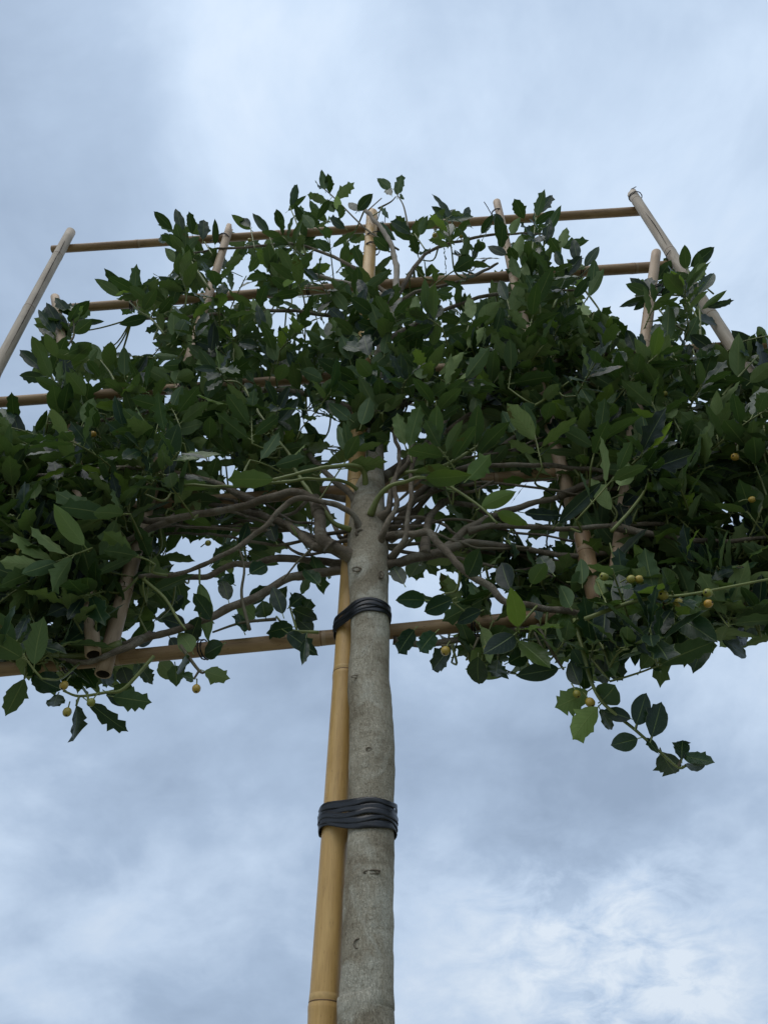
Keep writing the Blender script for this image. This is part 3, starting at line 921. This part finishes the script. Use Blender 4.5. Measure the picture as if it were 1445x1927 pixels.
# limbs that show in front of the foliage
BARE = [[(230, 930), (430, 925), (600, 880), (660, 900), (690, 1090), (560, 1110), (280, 1210), (230, 1150)],
        [(720, 880), (900, 855), (1030, 770), (1060, 800), (1000, 855), (1180, 870), (1180, 1000), (1120, 1160), (900, 1130), (720, 1100)],
        [(245, 985), (300, 980), (240, 1260), (170, 1275)], [(640, 1140), (400, 1190), (0, 1235), (0, 1285), (640, 1215)], [(735, 1160), (1000, 1130), (1000, 1190), (735, 1215)]]


def allowed(x, y, leak=0.05, off=0.0):
    if not in_poly(x, y, OUT):
        return False
    if off < -0.012:
        for h in BARE:
            if in_poly(x, y, h):
                return random.random() < 0.06
    for h in HOLES:
        if in_poly(x, y, h):
            return random.random() < leak
    return True


TWIGS = []                       # (path, r0, r1, material key)


def to_cam(p):
    d = np.array(CAM) - np.array(p)
    return d / np.linalg.norm(d)


# ---- foliage that fills the crown: leafy shoots
ALLBR = np.vstack(BR)
tries = 0
n_shoot = 0
WEIGHT = lambda x, y: 0.46 if y < 560 else (0.8 if y < 1000 else (1.0 if x > 1080 or x < 300 else 0.6))
while n_shoot < 880 and tries < 20000:
    tries += 1
    x, y = random.uniform(-125, 1575), random.uniform(350, 1290)
    if random.random() > WEIGHT(x, y) or not allowed(x, y, 0.02):
        continue
    # perspective: the upper crown is farther away, so fewer pixels per shoot
    off = random.triangular(-0.11, 0.20, 0.01)
    b = np.array(px(x, y, off))
    d = np.array([(b[0]) * 0.35, 0, 0]) + np.array([random.gauss(0, .5), random.gauss(0, .55) + (-0.25 if off < 0 else 0.15), random.gauss(0.45, .5)])
    d /= np.linalg.norm(d)
    L = random.uniform(0.045, 0.10)
    droop = random.uniform(-0.02, 0.03)
    path = [b + d * L * t + np.array([0, 0, -droop * t * t]) for t in np.linspace(0, 1, 5)]
    tx, ty, _ = proj(path[-1])
    if not in_poly(tx, ty, OUT):
        continue
    n_shoot += 1
    # stalk back to the nearest limb
    dist = np.linalg.norm(ALLBR - b, axis=1)
    k = int(np.argmin(dist))
    if 0.012 < dist[k] < 0.13:
        a = ALLBR[k]
        mid = (a + b) / 2 + np.array([0, 0, -0.01]) + rng.normal(size=3) * 0.006
        path = catmull([a, mid, b], 4)[:-1] + path
    n_before = len(LEAVES)
    nl = random.randint(7, 11)
    ang = random.uniform(0, 6.28)
    e1 = np.cross(d, [0.1, 0.2, 1.0])
    e1 /= np.linalg.norm(e1)
    e2 = np.cross(d, e1)
    for i in range(nl):
        t = (i + 0.5) / nl
        ang += 2.4 + random.gauss(0, .3)
        p = b + d * L * (t ** 0.8) + np.array([0, 0, -droop * t * t])
        radv = e1 * math.cos(ang) + e2 * math.sin(ang)
        spread = math.radians(random.uniform(48, 78) - 28 * t)
        ld = d * math.cos(spread) + radv * math.sin(spread) + np.array([0, 0, random.gauss(-0.10, .12)])
        nrm = d * math.sin(spread) - radv * math.cos(spread) + np.array([0, 0, 0.75]) + rng.normal(size=3) * 0.28
        ln = random.uniform(0.047, 0.070) * (1 - 0.25 * max(0, t - .7) / .3)
        cen = p + ld / np.linalg.norm(ld) * ln * 0.65
        cx_, cy_, _ = proj(cen)
        if not allowed(cx_, cy_, 0.10, cen[1] - D):
            continue
        tx, ty, _ = proj(p + ld / np.linalg.norm(ld) * ln)
        if not in_poly(tx, ty, OUT) and random.random() < 0.85:
            continue
        put_leaf(p, ld, nrm, ln, random.uniform(0.9, 1.1), young=0.0 if random.random() < .92 else random.uniform(.12, .5), dry=0.0 if random.random() < .97 else 0.8)
    if len(LEAVES) - n_before >= 4:
        TWIGS.append((path, random.uniform(.0016, .0026), .0011, 'g' if random.random() < .6 else 'b'))
    else:
        del LEAVES[n_before:]
        n_shoot -= 1

# ---- leaves drawn from the photograph: base pixel, tip pixel, width, face shown (u = pale underside, t = dark upper face), young
H = []


def hl(s, off=-0.02):
    for row in s.strip().split(';'):
        q = row.split()
        if len(q) < 5:
            continue
        H.append((float(q[0]), float(q[1]), float(q[2]), float(q[3]), q[4], float(q[5]) if len(q) > 5 else 1.0, float(q[6]) if len(q) > 6 else 0.0, off))


hl('''325 432 290 397 t; 342 437 334 388 t 1.3; 324 450 294 446 t; 362 440 358 398 t 1.1; 345 462 320 438 t; 382 452 385 410 t 1.4; 405 462 407 412 t .5; 338 492 309 470 u; 352 482 344 468 u;
360 492 352 462 t; 345 522 328 488 u; 229 557 182 525 u 1.1; 245 560 197 505 t 1.1; 253 557 258 500 u; 262 572 302 524 u 1.3; 270 584 292 542 u 1.1; 298 520 352 552 t; 278 597 226 611 t; 300 590 326 560 t;
103 627 76 582 t 1.2; 116 622 87 566 t 1.1; 122 640 112 582 t; 137 597 103 557 t; 138 597 165 566 t; 141 601 170 580 u; 140 628 176 600 u 1.3; 150 607 198 607 t .7; 102 642 75 616 t .8;
86 684 62 632 u 1.2; 100 697 124 632 u 1.3; 124 722 124 667 t 1.4; 86 697 36 661 t .9; 90 712 34 706 t; 132 742 110 700 t; 190 680 150 690 u; 206 692 204 642 u 1.2; 235 707 234 654 u 1.5; 256 702 282 669 t .6; 192 676 176 648 u .8; 162 697 182 684 t;
20 802 8 762 t; 26 802 27 738 t; 40 842 28 765 t .9; 68 812 92 772 t .5; 43 884 -28 846 u 1.3 .35; 40 905 100 912 u .9''')
hl('''612 357 604 322 u 1.1; 621 364 618 327 t; 606 354 591 344 t .6; 632 374 667 343 u 1.3; 637 396 634 370 u .8 .8; 621 376 594 412 t .9; 640 412 643 384 u 1; 674 397 654 377 t; 673 397 701 364 t 1.2; 736 354 711 339 u .9;
748 368 752 327 u 1.4; 737 368 726 352 t .8; 752 366 762 374 u .7; 575 424 553 384 t; 546 387 557 345 t; 542 397 576 366 u .5; 562 417 566 388 u; 532 432 518 394 t; 506 442 478 400 t 1.1; 472 432 436 404 u; 472 427 452 408 t .8;
773 440 734 410 t; 790 442 802 408 u; 852 422 816 360 t; 846 412 813 386 t .8; 871 412 888 389 t; 800 432 838 392 u; 905 440 930 405 t; 650 430 618 405 t; 590 430 570 400 u;
986 412 968 374 t 1.4; 1010 407 1020 358 u; 1012 402 1044 364 t 1.2; 1006 422 1042 396 t .8; 1025 457 1036 404 t 1.1; 1021 462 1047 424 t .5; 1086 492 1078 445 t 1.2; 1100 502 1128 459 t; 1062 522 1092 480 t; 1108 557 1132 506 u .8; 1113 547 1122 490 u;
1080 560 1110 520 t; 1060 500 1040 470 t; 950 430 928 405 t; 960 440 975 410 u''')
hl('''1291 507 1284 461 u 1.2; 1298 502 1346 468 t 1.3; 1300 532 1326 494 u 1.2; 1315 552 1348 511 t 1.1; 1312 577 1296 534 t 1.5; 1320 582 1366 547 u .6; 1330 579 1381 567 t .35; 1314 602 1346 606 t 1.4; 1290 542 1250 514 u 1.1; 1275 522 1240 560 t .8;
1221 552 1177 534 u; 1222 555 1184 519 t; 1222 562 1163 576 t .5; 1221 564 1190 582 t .8; 1224 577 1209 596 t .8; 1226 547 1217 520 t; 1254 644 1258 570 u 1.3; 1290 644 1312 594 u 1; 1388 710 1388 626 u 1.35 .1; 1422 664 1378 618 t 1.2; 1446 644 1418 615 u 1.1;
1302 652 1224 690 u 1.2 .1; 1208 652 1242 624 t 1.2; 1340 660 1300 625 t; 1350 700 1310 665 t 1.2; 1370 730 1330 700 u; 1410 720 1455 680 u 1.1; 1250 610 1275 570 t; 1180 640 1150 600 t 1.1; 1150 640 1130 590 u; 1195 660 1178 615 t''')
hl('''47 1277 13 1346 u; 118 1298 62 1277 t 1.3; 110 1306 98 1338 t 1.2; 144 1327 152 1401 t 1; 168 1321 236 1381 t .8; 212 1311 288 1322 u 1.2; 200 1302 248 1330 t; 262 1250 291 1291 t .7; 330 1252 336 1287 u 1.2; 46 1227 50 1153 u 1.2; 32 1227 4 1190 t; 68 1227 88 1254 t;
40 1226 62 1277 u 1.3; 72 1096 26 1118 t; 82 1100 92 1172 t; 100 1100 116 1158 t 1.1; 130 1105 133 1166 t; 10 1012 14 1062 u 1; 2 1076 64 1092 t; 365 1277 338 1272 u .7; 385 1263 428 1279 u .9; 350 1232 332 1272 t; 376 1096 396 1204 u 1.05; 398 1166 368 1118 t; 376 1160 350 1216 t; 362 1226 344 1190 u; 421 1212 380 1234 t; 160 1080 178 1130 t; 190 1090 200 1140 t; 30 1080 22 1118 u;
540 1190 598 1231 t 1; 552 1180 500 1186 t; 532 1156 516 1098 t 1.1; 545 1142 576 1113 t; 550 1146 602 1172 t; 576 1200 570 1247 t .5; 500 1162 490 1130 t; 460 1190 450 1150 t; 430 1130 420 1085 t; 470 1080 500 1060 t 1.2; 450 1030 470 985 t; 520 1020 500 975 t; 560 1060 590 1085 t; 600 1100 575 1070 t''')
hl('''850 1217 807 1263 t 1.1; 890 1220 926 1267 u 1.6; 936 1240 930 1286 t 1.3; 955 1247 1004 1224 t; 900 1235 893 1292 t 1.1; 1052 1258 966 1272 t 1.05; 1076 1220 1112 1282 t 1.2; 1136 1225 1174 1278 t 1.1; 1120 1240 1146 1296 t; 1240 1188 1242 1290 u 1.1; 1300 1190 1288 1252 t .6; 1332 1200 1298 1257 t; 1352 1198 1412 1242 t 1.1; 1382 1188 1414 1214 t; 1200 1180 1190 1250 t 1; 1180 1190 1165 1248 t; 1270 1180 1280 1240 t; 820 1190 785 1222 t; 780 1185 745 1225 t;
1098 1298 1102 1255 t 1.2; 1090 1290 1070 1240 t 1.1; 1370 1160 1440 1190 t; 1420 1150 1450 1195 t''', -0.03)
hl('''1130 1320 1167 1289 u 1.5; 1125 1330 1070 1388 u 1.3 .25; 1106 1300 1047 1338 u 1.3 .1; 1128 1334 1157 1382 t .6; 1187 1353 1128 1332 t; 1196 1365 1219 1298 t 1.2; 1225 1388 1247 1317 t 1.2; 1200 1390 1142 1405 t 1.2; 1238 1418 1214 1384 t .5; 1244 1414 1268 1470 t 1.3; 1282 1430 1281 1382 t .9; 1283 1422 1340 1434 t .8; 1288 1441 1320 1445 t .7''', -0.05)
hl('''516 903 428 898 u 1.25 .3; 300 905 400 912 u .9 .25; 800 900 884 900 t 1.25 .35; 880 902 922 862 u 1.4 .45; 905 955 968 920 u .9 .5; 935 965 992 985 u .8 .6; 770 842 786 758 u 1.1 .2; 762 838 742 775 u 1 .1; 1216 856 1263 792 u .4 1; 855 920 830 890 u .8 .3''', -0.10)
hl('''975 1180 967 1110 t 1.1 .55; 800 1130 744 1124 t 1.3; 852 1128 794 1152 t 1.1; 905 1150 858 1168 t; 760 1100 738 1060 t; 880 1085 905 1040 t 1.1; 960 1110 940 1060 t 1.2; 1040 1080 1010 1040 t 1.1; 1000 1100 1020 1060 u; 1230 1110 1205 1030 u 1.2; 1210 1120 1240 1060 t; 1050 985 1130 910 t 1; 1150 960 1110 900 u .9 ; 1170 950 1210 920 t 1.1; 985 965 1060 975 t .8; 1310 1100 1270 1060 u 1.1; 1400 1100 1460 1080 u''', -0.06)

hl('''150 1250 180 1290 t; 180 1262 220 1285 t 1.1; 230 1255 250 1300 t; 300 1245 330 1275 u; 90 1245 70 1285 t 1.2; 200 1225 170 1255 t; 260 1215 300 1190 t 1.2; 280 1240 250 1270 u; 320 1200 345 1240 t; 215 1290 250 1310 u; 120 1270 150 1300 t; 10 1240 -20 1270 t; 310 1150 350 1120 t; 330 1130 300 1100 u 1.2; 350 1180 310 1160 t; 240 1180 200 1160 t;
480 1165 450 1130 u; 510 1140 540 1110 t; 560 1165 590 1130 t; 590 1190 560 1165 t; 440 1100 410 1080 t 1.1; 400 1060 430 1020 u; 530 1000 500 1040 t; 410 1010 440 980 t; 470 1140 500 1100 t; 1190 1200 1150 1240 t; 1260 1200 1230 1240 t 1.1; 1310 1170 1340 1230 u; 1400 1180 1370 1220 t; 1220 1160 1180 1200 t 1.2; 1090 1180 1060 1230 t; 1140 1180 1110 1220 u; 1030 1180 1000 1220 t; 960 1190 920 1230 t''', 0.06)
hl('''690 560 672 520 t; 700 590 660 560 t 1.1; 715 570 745 540 t; 690 620 655 590 t; 705 640 740 600 u; 680 660 640 640 t 1.2; 700 690 735 660 u 1.1; 690 720 650 690 u; 720 720 760 690 t; 675 750 640 720 t; 700 770 740 740 u 1.2; 680 800 700 745 u;
660 790 620 760 u 1.1; 720 800 760 770 t; 640 700 600 680 t; 650 610 620 575 t; 740 650 780 620 u; 715 620 700 570 u 1.1; 660 850 630 800 u; 690 545 720 520 u; 670 585 690 545 t; 695 670 680 625 t 1.2; 690 740 705 690 t; 700 710 670 675 u''', -0.07)
for (x0, x1, y0, y1, n_, o_) in [(645, 735, 530, 850, 44, -.06), (935, 1060, 430, 840, 44, -.04), (1165, 1260, 650, 1000, 34, -.07), (95, 185, 650, 1120, 30, -.07), (320, 400, 600, 940, 26, -.04), (450, 700, 560, 760, 30, -.05), (760, 900, 590, 780, 26, -.05), (1070, 1170, 1085, 1170, 14, -.06), (0, 90, 900, 1100, 14, -.06)]:
    for _ in range(n_):
        x_, y_ = random.uniform(x0, x1), random.uniform(y0, y1)
        a_ = random.gauss(-1.57, 1.0)
        l_ = random.uniform(30, 56)
        H.append((x_, y_, x_ + math.cos(a_) * l_, y_ + math.sin(a_) * l_, random.choice('tuu'), random.uniform(.9, 1.15), 0.0, o_ + random.uniform(-.02, .03)))
SPINY = {(144, 1327), (168, 1321), (212, 1311), (262, 1250), (632, 374), (936, 1240), (1282, 1430), (540, 1190), (1106, 1300), (516, 903), (880, 902), (46, 1227)}
for (ax, ay, bx, by, face, wf, yg, off) in H:
    o = off + random.uniform(-0.02, 0.02)
    A = np.array(px(ax, ay, o))
    # unforeshortened span on the ray fan at A's distance, then tip depth from the leaf's usual length
    fw = (A - np.array(CAM)) @ np.array(FWD)
    span = math.hypot(bx - ax, by - ay) * fw / FPX
    ln = min(max(random.uniform(0.054, 0.068), span * 1.10), 0.100)
    dep = math.sqrt(max(0, ln * ln - span * span)) * random.choice((-1, 1, 1)) * 0.8
    dirs = (np.array(RGT) * (bx - ax) - np.array(UPV) * (by - ay)) * fw / FPX
    ray = -to_cam(A)
    dv = dirs + ray * dep
    tc_ = to_cam(A)
    nrm = (tc_ if face == 't' else -tc_) + np.array([0, 0, 0.15]) + rng.normal(size=3) * 0.20
    L_ = np.linalg.norm(dv)
    put_leaf(A - dv * 0.10, dv, nrm, L_ * 0.98, min(wf, 1.3) ** 0.6 * 0.92 * min(1.2, 0.064 / L_ if wf > 0.7 else 1.0), yg, 0.9 if (ax, ay) == (935, 965) else 0.0,
             var=random.choice([k for k in range(NVAR) if k % 7 in ((3, 4) if (ax, ay) in SPINY else (0, 1, 2, 5, 6))]))

# twigs that carry them (photo pixels)
for pts, off, key in [
        ([(395, 545), (350, 475), (330, 435)], -.02, 'g'), ([(400, 480), (385, 455)], -.02, 'g'), ([(310, 630), (285, 600), (262, 585), (232, 556)], -.02, 'g'), ([(262, 585), (255, 558)], -.02, 'g'),
        ([(135, 760), (130, 700), (120, 645), (105, 627)], -.02, 'b'), ([(128, 650), (140, 630), (138, 598)], -.02, 'b'), ([(140, 800), (100, 712), (84, 682)], -.02, 'g'),
        ([(225, 740), (210, 705), (190, 678)], -.02, 'g'), ([(260, 740), (240, 708)], -.02, 'g'), ([(750, 470), (690, 432), (632, 375), (606, 352)], -.02, 'b'), ([(770, 440), (760, 390), (747, 366)], -.02, 'b'),
        ([(712, 392), (735, 380), (745, 370)], -.02, 'b'), ([(690, 398), (718, 373)], -.02, 'b'), ([(575, 480), (560, 425), (545, 388)], -.02, 'g'), ([(520, 480), (506, 442)], -.02, 'g'), ([(480, 470), (472, 430)], -.02, 'g'),
        ([(800, 470), (780, 440)], -.02, 'g'), ([(880, 470), (850, 420)], -.02, 'g'), ([(1000, 480), (1008, 410)], -.02, 'g'), ([(1010, 500), (1025, 455)], -.02, 'g'), ([(1040, 580), (1065, 520), (1100, 500)], -.02, 'g'), ([(1080, 600), (1110, 552)], -.02, 'g'),
        ([(1330, 700), (1318, 640), (1315, 580), (1300, 530), (1292, 505)], -.02, 'g'), ([(1318, 640), (1255, 600), (1222, 555)], -.02, 'g'), ([(1318, 610), (1290, 560)], -.02, 'g'), ([(1330, 800), (1355, 750), (1390, 708), (1430, 665)], -.03, 'g'), ([(1300, 740), (1255, 640)], -.02, 'g'), ([(1340, 760), (1300, 650)], -.03, 'g'),
        ([(290, 1235), (235, 1295), (200, 1303), (150, 1310), (120, 1300)], -.02, 'g'), ([(150, 1309), (144, 1328)], -.02, 'g'), ([(165, 1307), (168, 1322)], -.02, 'g'), ([(50, 1255), (47, 1277)], -.02, 'g'), ([(340, 1215), (375, 1262), (388, 1264)], -.02, 'b'), ([(375, 1262), (365, 1278)], -.02, 'b'),
        ([(270, 1090), (310, 1125), (335, 1165), (350, 1185)], -.04, 'g'), ([(376, 1072), (376, 1098)], -.04, 'g'), ([(600, 1190), (545, 1185), (520, 1160)], 0, 'g'), ([(560, 1190), (545, 1140)], 0, 'g'), ([(470, 1185), (455, 1120), (460, 1070), (450, 1030)], -.02, 'b'),
        ([(1080, 1165), (1100, 1240), (1110, 1278), (1130, 1318), (1165, 1350), (1195, 1374), (1240, 1414), (1275, 1444), (1290, 1441)], -.05, 'g'), ([(1275, 1444), (1283, 1425)], -.05, 'b'), ([(1195, 1374), (1198, 1362)], -.05, 'b'), ([(1222, 1398), (1226, 1386)], -.05, 'b'),
        ([(1010, 1175), (1040, 1230), (1060, 1260)], -.03, 'b'), ([(830, 1215), (850, 1215)], -.01, 'b'), ([(900, 1200), (890, 1222)], -.01, 'b'), ([(940, 1195), (936, 1242)], -.01, 'b'), ([(1130, 1170), (1140, 1225)], -.03, 'b'), ([(1240, 1150), (1240, 1190)], -.03, 'b'), ([(1330, 1150), (1345, 1200)], -.03, 'b'),
        ([(1150, 1000), (1190, 955), (1218, 910), (1218, 855)], -.09, 'g'), ([(1010, 1140), (975, 1180)], -.05, 'g'), ([(802, 900), (850, 918), (905, 955), (935, 985)], -.10, 'g'), ([(775, 870), (770, 840)], -.08, 'g'), ([(1100, 1165), (1200, 1130), (1290, 1120), (1370, 1105), (1445, 1090)], -.135, 'g'),
        ([(60, 905), (20, 880), (43, 884)], -.03, 'g'), ([(160, 840), (100, 838), (50, 822), (10, 812)], -.04, 'g'), ([(520, 1165), (455, 1172), (400, 1190)], 0.0, 'b'), ([(1030, 1240), (1005, 1190)], -.03, 'b')]:
    p3 = catmull([np.array(px(x, y, off)) for x, y in pts], 5)
    TWIGS.append((p3, .0026 if len(pts) > 2 else .0017, .0014, key + '!'))

# ------------------------------------------------------------------ choose the leaves that show largest: each its own object
allv = np.stack([(TPL[v][0] @ m[:3, :3].T + m[:3, 3]) for m, v, _ in LEAVES])
nL, nV = allv.shape[:2]
gx, gy, gz = proj(allv.reshape(-1, 3))
cell = 7
ix, iy = (gx // cell).astype(int), (gy // cell).astype(int)
ok = (ix >= 0) & (ix < int(PW // cell) + 1) & (iy >= 0) & (iy < int(PH // cell) + 1)
zb = np.full((int(PH // cell) + 2, int(PW // cell) + 2), 1e9)
np.minimum.at(zb, (iy[ok], ix[ok]), gz[ok])
vis = np.zeros(len(gx))
vis[ok] = gz[ok] <= zb[iy[ok], ix[ok]] + 0.006
pxg, pyg = gx.reshape(nL, nV), gy.reshape(nL, nV)
ext = (pxg.max(1) - pxg.min(1)) * (pyg.max(1) - pyg.min(1))
score = vis.reshape(nL, nV).mean(1) * ext
order = np.argsort(-score)
single = set(order[:300].tolist())
for i in order[:300]:
    m, v, tint = LEAVES[i]
    o = bpy.data.objects.new('leaf', TPL_ME[v])
    col.objects.link(o)
    o.parent = TREE
    o.matrix_parent_inverse = Matrix.Translation(-TREE.location)
    o.matrix_basis = Matrix(m.tolist())
    o.color = (*tint, 1.0)
rest = [i for i in range(nL) if i not in single]
VV, FF, UU, TT = [], [], [], []
b0 = 0
for i in rest:
    m, v, tint = LEAVES[i]
    VV.append(allv[i])
    FF += [tuple(b0 + q for q in f) for f in TPL[v][1]]
    UU.append(np.array(TPL[v][2]))
    TT.append(np.tile(np.array([*tint, 1.0]), (nV, 1)))
    b0 += nV
fm = make_mesh('foliage', np.vstack(VV), FF, np.vstack(UU))
ca = fm.color_attributes.new('tint', 'FLOAT_COLOR', 'POINT')
ca.data.foreach_set('color', np.vstack(TT).astype(np.float32).ravel())
fol = add_obj('foliage', fm, LEAF_S, TREE)
fol['kind'] = 'stuff'
print('leaves', nL, 'shoots', n_shoot)

# twigs: those in clear view singly, the rest together
tg = []
sV, sF, sUV = [], [], []
for path, r0, r1, key in TWIGS:
    n = len(path)
    rr = [r0 + (r1 - r0) * i / (n - 1) for i in range(n)]
    if key.endswith('!'):
        tube('twig', path, rr, TWIGG if key[0] == 'g' else TWIGB, TREE, 7)
    else:
        v, f, uv = tube_geo(path, rr, 5, True, 0, len(sV))
        sV += v
        sF += f
        sUV += uv
tw = add_obj('twigs', make_mesh('twigs', sV, sF, sUV), TWIGG, TREE)
tw['kind'] = 'stuff'

# ------------------------------------------------------------------ berries
import bmesh
bm = bmesh.new()
bmesh.ops.create_uvsphere(bm, u_segments=12, v_segments=8, radius=1.0)
for v in bm.verts:
    v.co.z *= 1.12
    if v.co.z > 0.95:
        v.co.z -= 0.08
berry_me = bpy.data.meshes.new('berry')
bm.to_mesh(berry_me)
bm.free()
berry_me.polygons.foreach_set('use_smooth', np.ones(len(berry_me.polygons), dtype=bool))
berry_me.materials.append(BERRY)
bm = bmesh.new()
bmesh.ops.create_cone(bm, cap_ends=True, segments=8, radius1=0.26, radius2=0.1, depth=0.14)
cal_me = bpy.data.meshes.new('calyx')
bm.to_mesh(cal_me)
bm.free()
cal_me.materials.append(CALYX_HOLLOW)
BPX = [(55, 825, -.05), (91, 826, -.05), (107, 837, -.05), (155, 830, -.05), (176, 817, -.05), (40, 1018, -.08), (37, 1038, -.08), (121, 1290, -.04), (127, 1340, -.03), (172, 1322, -.04),
       (370, 1296, -.02), (392, 1022, -.03), (838, 1225, -.04), (917, 1221, -.04), (1136, 1085, -.145), (1187, 1090, -.145), (1202, 1090, -.145), (1247, 1120, -.145), (1276, 1134, -.145), (1331, 1116, -.145), (1332, 1136, -.145),
       (1382, 860, -.10), (1414, 940, -.10), (1250, 741, -.08), (1353, 706, -.07), (1085, 1306, -.055), (1110, 1322, -.055), (470, 452, -.05), (868, 444, -.04), (818, 443, -.04), (998, 483, -.04)]
for (x, y, off) in BPX:
    c = np.array(px(x, y, off))
    hang = y > 1200
    stem_to = c + (np.array([random.uniform(-.008, .008), .004, 0.017]) if hang else np.array([random.choice((-1, 1)) * random.uniform(.008, .014), .010, random.uniform(-.004, .008)]))
    axis = Vector(c - stem_to).normalized()
    o = bpy.data.objects.new('berry', berry_me)
    col.objects.link(o)
    o.parent = TREE
    o.matrix_parent_inverse = Matrix.Translation(-TREE.location)
    r = random.uniform(.0044, .0060)
    mb = axis.to_track_quat('Z', 'Y').to_matrix().to_4x4()
    mb.translation = Vector(c)
    o.matrix_basis = mb @ Matrix.Scale(r, 4)
    k = bpy.data.objects.new('calyx', cal_me)
    col.objects.link(k)
    k.parent = o
    k.location = (0, 0, 1.05)
    pth = catmull([stem_to, (stem_to + c) / 2 + np.array([0, 0, .002]), c - np.array(axis) * r * 0.7], 4)
    tube('berry_stalk', pth, [.0009] * len(pth), TWIGG, TREE, 5)
reparent_keep(TREE)

# ------------------------------------------------------------------ black rubber ties round trunk and stake
def trunk_at(z):
    zs = [p[2] for p in P3]
    return np.array([np.interp(z, zs, [p[k] for p in P3]) for k in range(3)]), np.interp(z, zs, R3)


def rubber_tie(yl, yr, nb, hgt, label, twist):
    """bands wound round both stems; yl / yr = photo rows of the middle at stake and trunk"""
    zl, zr = px(628, yl, -0.012).z, px(699, yr, -0.045).z
    root = empty('rubber_tie', (0, D, 0), label, 'tie')
    for b in range(nb):
        f = (b + 0.5) / nb - 0.5
        z_s, z_t = zl + f * hgt * random.uniform(.85, 1.1), zr + f * hgt * twist * random.uniform(.85, 1.1)
        cs = stake_at(z_s)
        ct, rt = trunk_at(z_t)
        rs = 0.0152
        thick = 0.0010 + 0.0007 * (b * 2 % 5) / 2
        d2 = ct[:2] - cs[:2]
        L = np.linalg.norm(d2)
        ux = d2 / L
        uy = np.array([-ux[1], ux[0]])
        ph = math.acos(max(-1, min(1, (rs - rt) / L)))
        pts = []
        for a in np.linspace(ph, 2 * math.pi - ph, 15):
            pts.append(cs[:2] + (ux * math.cos(a) + uy * math.sin(a)) * (rs + thick))
        for a in np.linspace(-ph, ph, 21):
            pts.append(ct[:2] + (ux * math.cos(a) + uy * math.sin(a)) * (rt + thick + 0.0006))
        # subdivide so straight runs can sag and crease
        q = []
        for i in range(len(pts)):
            a_, b_ = pts[i], pts[(i + 1) % len(pts)]
            nsub = max(1, int(np.linalg.norm(b_ - a_) / 0.006))
            q += [a_ + (b_ - a_) * k / nsub for k in range(nsub)]
        V, F = [], []
        n = len(q)
        cen = (cs[:2] + ct[:2]) / 2
        hh = hgt / nb * random.uniform(1.15, 1.5)
        for i, p in enumerate(q):
            s = max(0.0, min(1.0, ((p - cs[:2]) @ ux) / L))
            z = z_s + (z_t - z_s) * s
            z += 0.0016 * math.sin(i * 0.55 + b * 1.9) * math.sin(i * 0.13 + b)
            out = (p - (cs[:2] + d2 * s))
            out /= np.linalg.norm(out) + 1e-9
            w = hh * (1 + 0.25 * math.sin(i * 0.31 + b * 2.2))
            prof = [(-0.5, -0.0002), (-0.46, .0006), (-0.15, .0003), (0.1, .0007), (0.46, .0005), (0.5, -0.0002), (0.0, -0.0012)]
            for (hz, oz) in prof:
                oo = out * (oz + 0.0004 * math.sin(i * .9 + hz * 9 + b))
                V.append((p[0] + oo[0], p[1] + oo[1], z + hz * w))
        m_ = 7
        for i in range(n):
            i2 = (i + 1) % n
            for k in range(m_):
                k2 = (k + 1) % m_
                F.append((i * m_ + k, i2 * m_ + k, i2 * m_ + k2, i * m_ + k2))
        add_obj('band', make_mesh('band', V, F), RUBBER, root)
    reparent_keep(root)
    return root


rubber_tie(1174, 1140, 5, 0.022, 'black rubber tie sloping from stake up to trunk just below the branches', 0.9)
rubber_tie(1536, 1529, 5, 0.027, 'broad level black rubber tie round bare trunk and stake below the crown', 1.1)
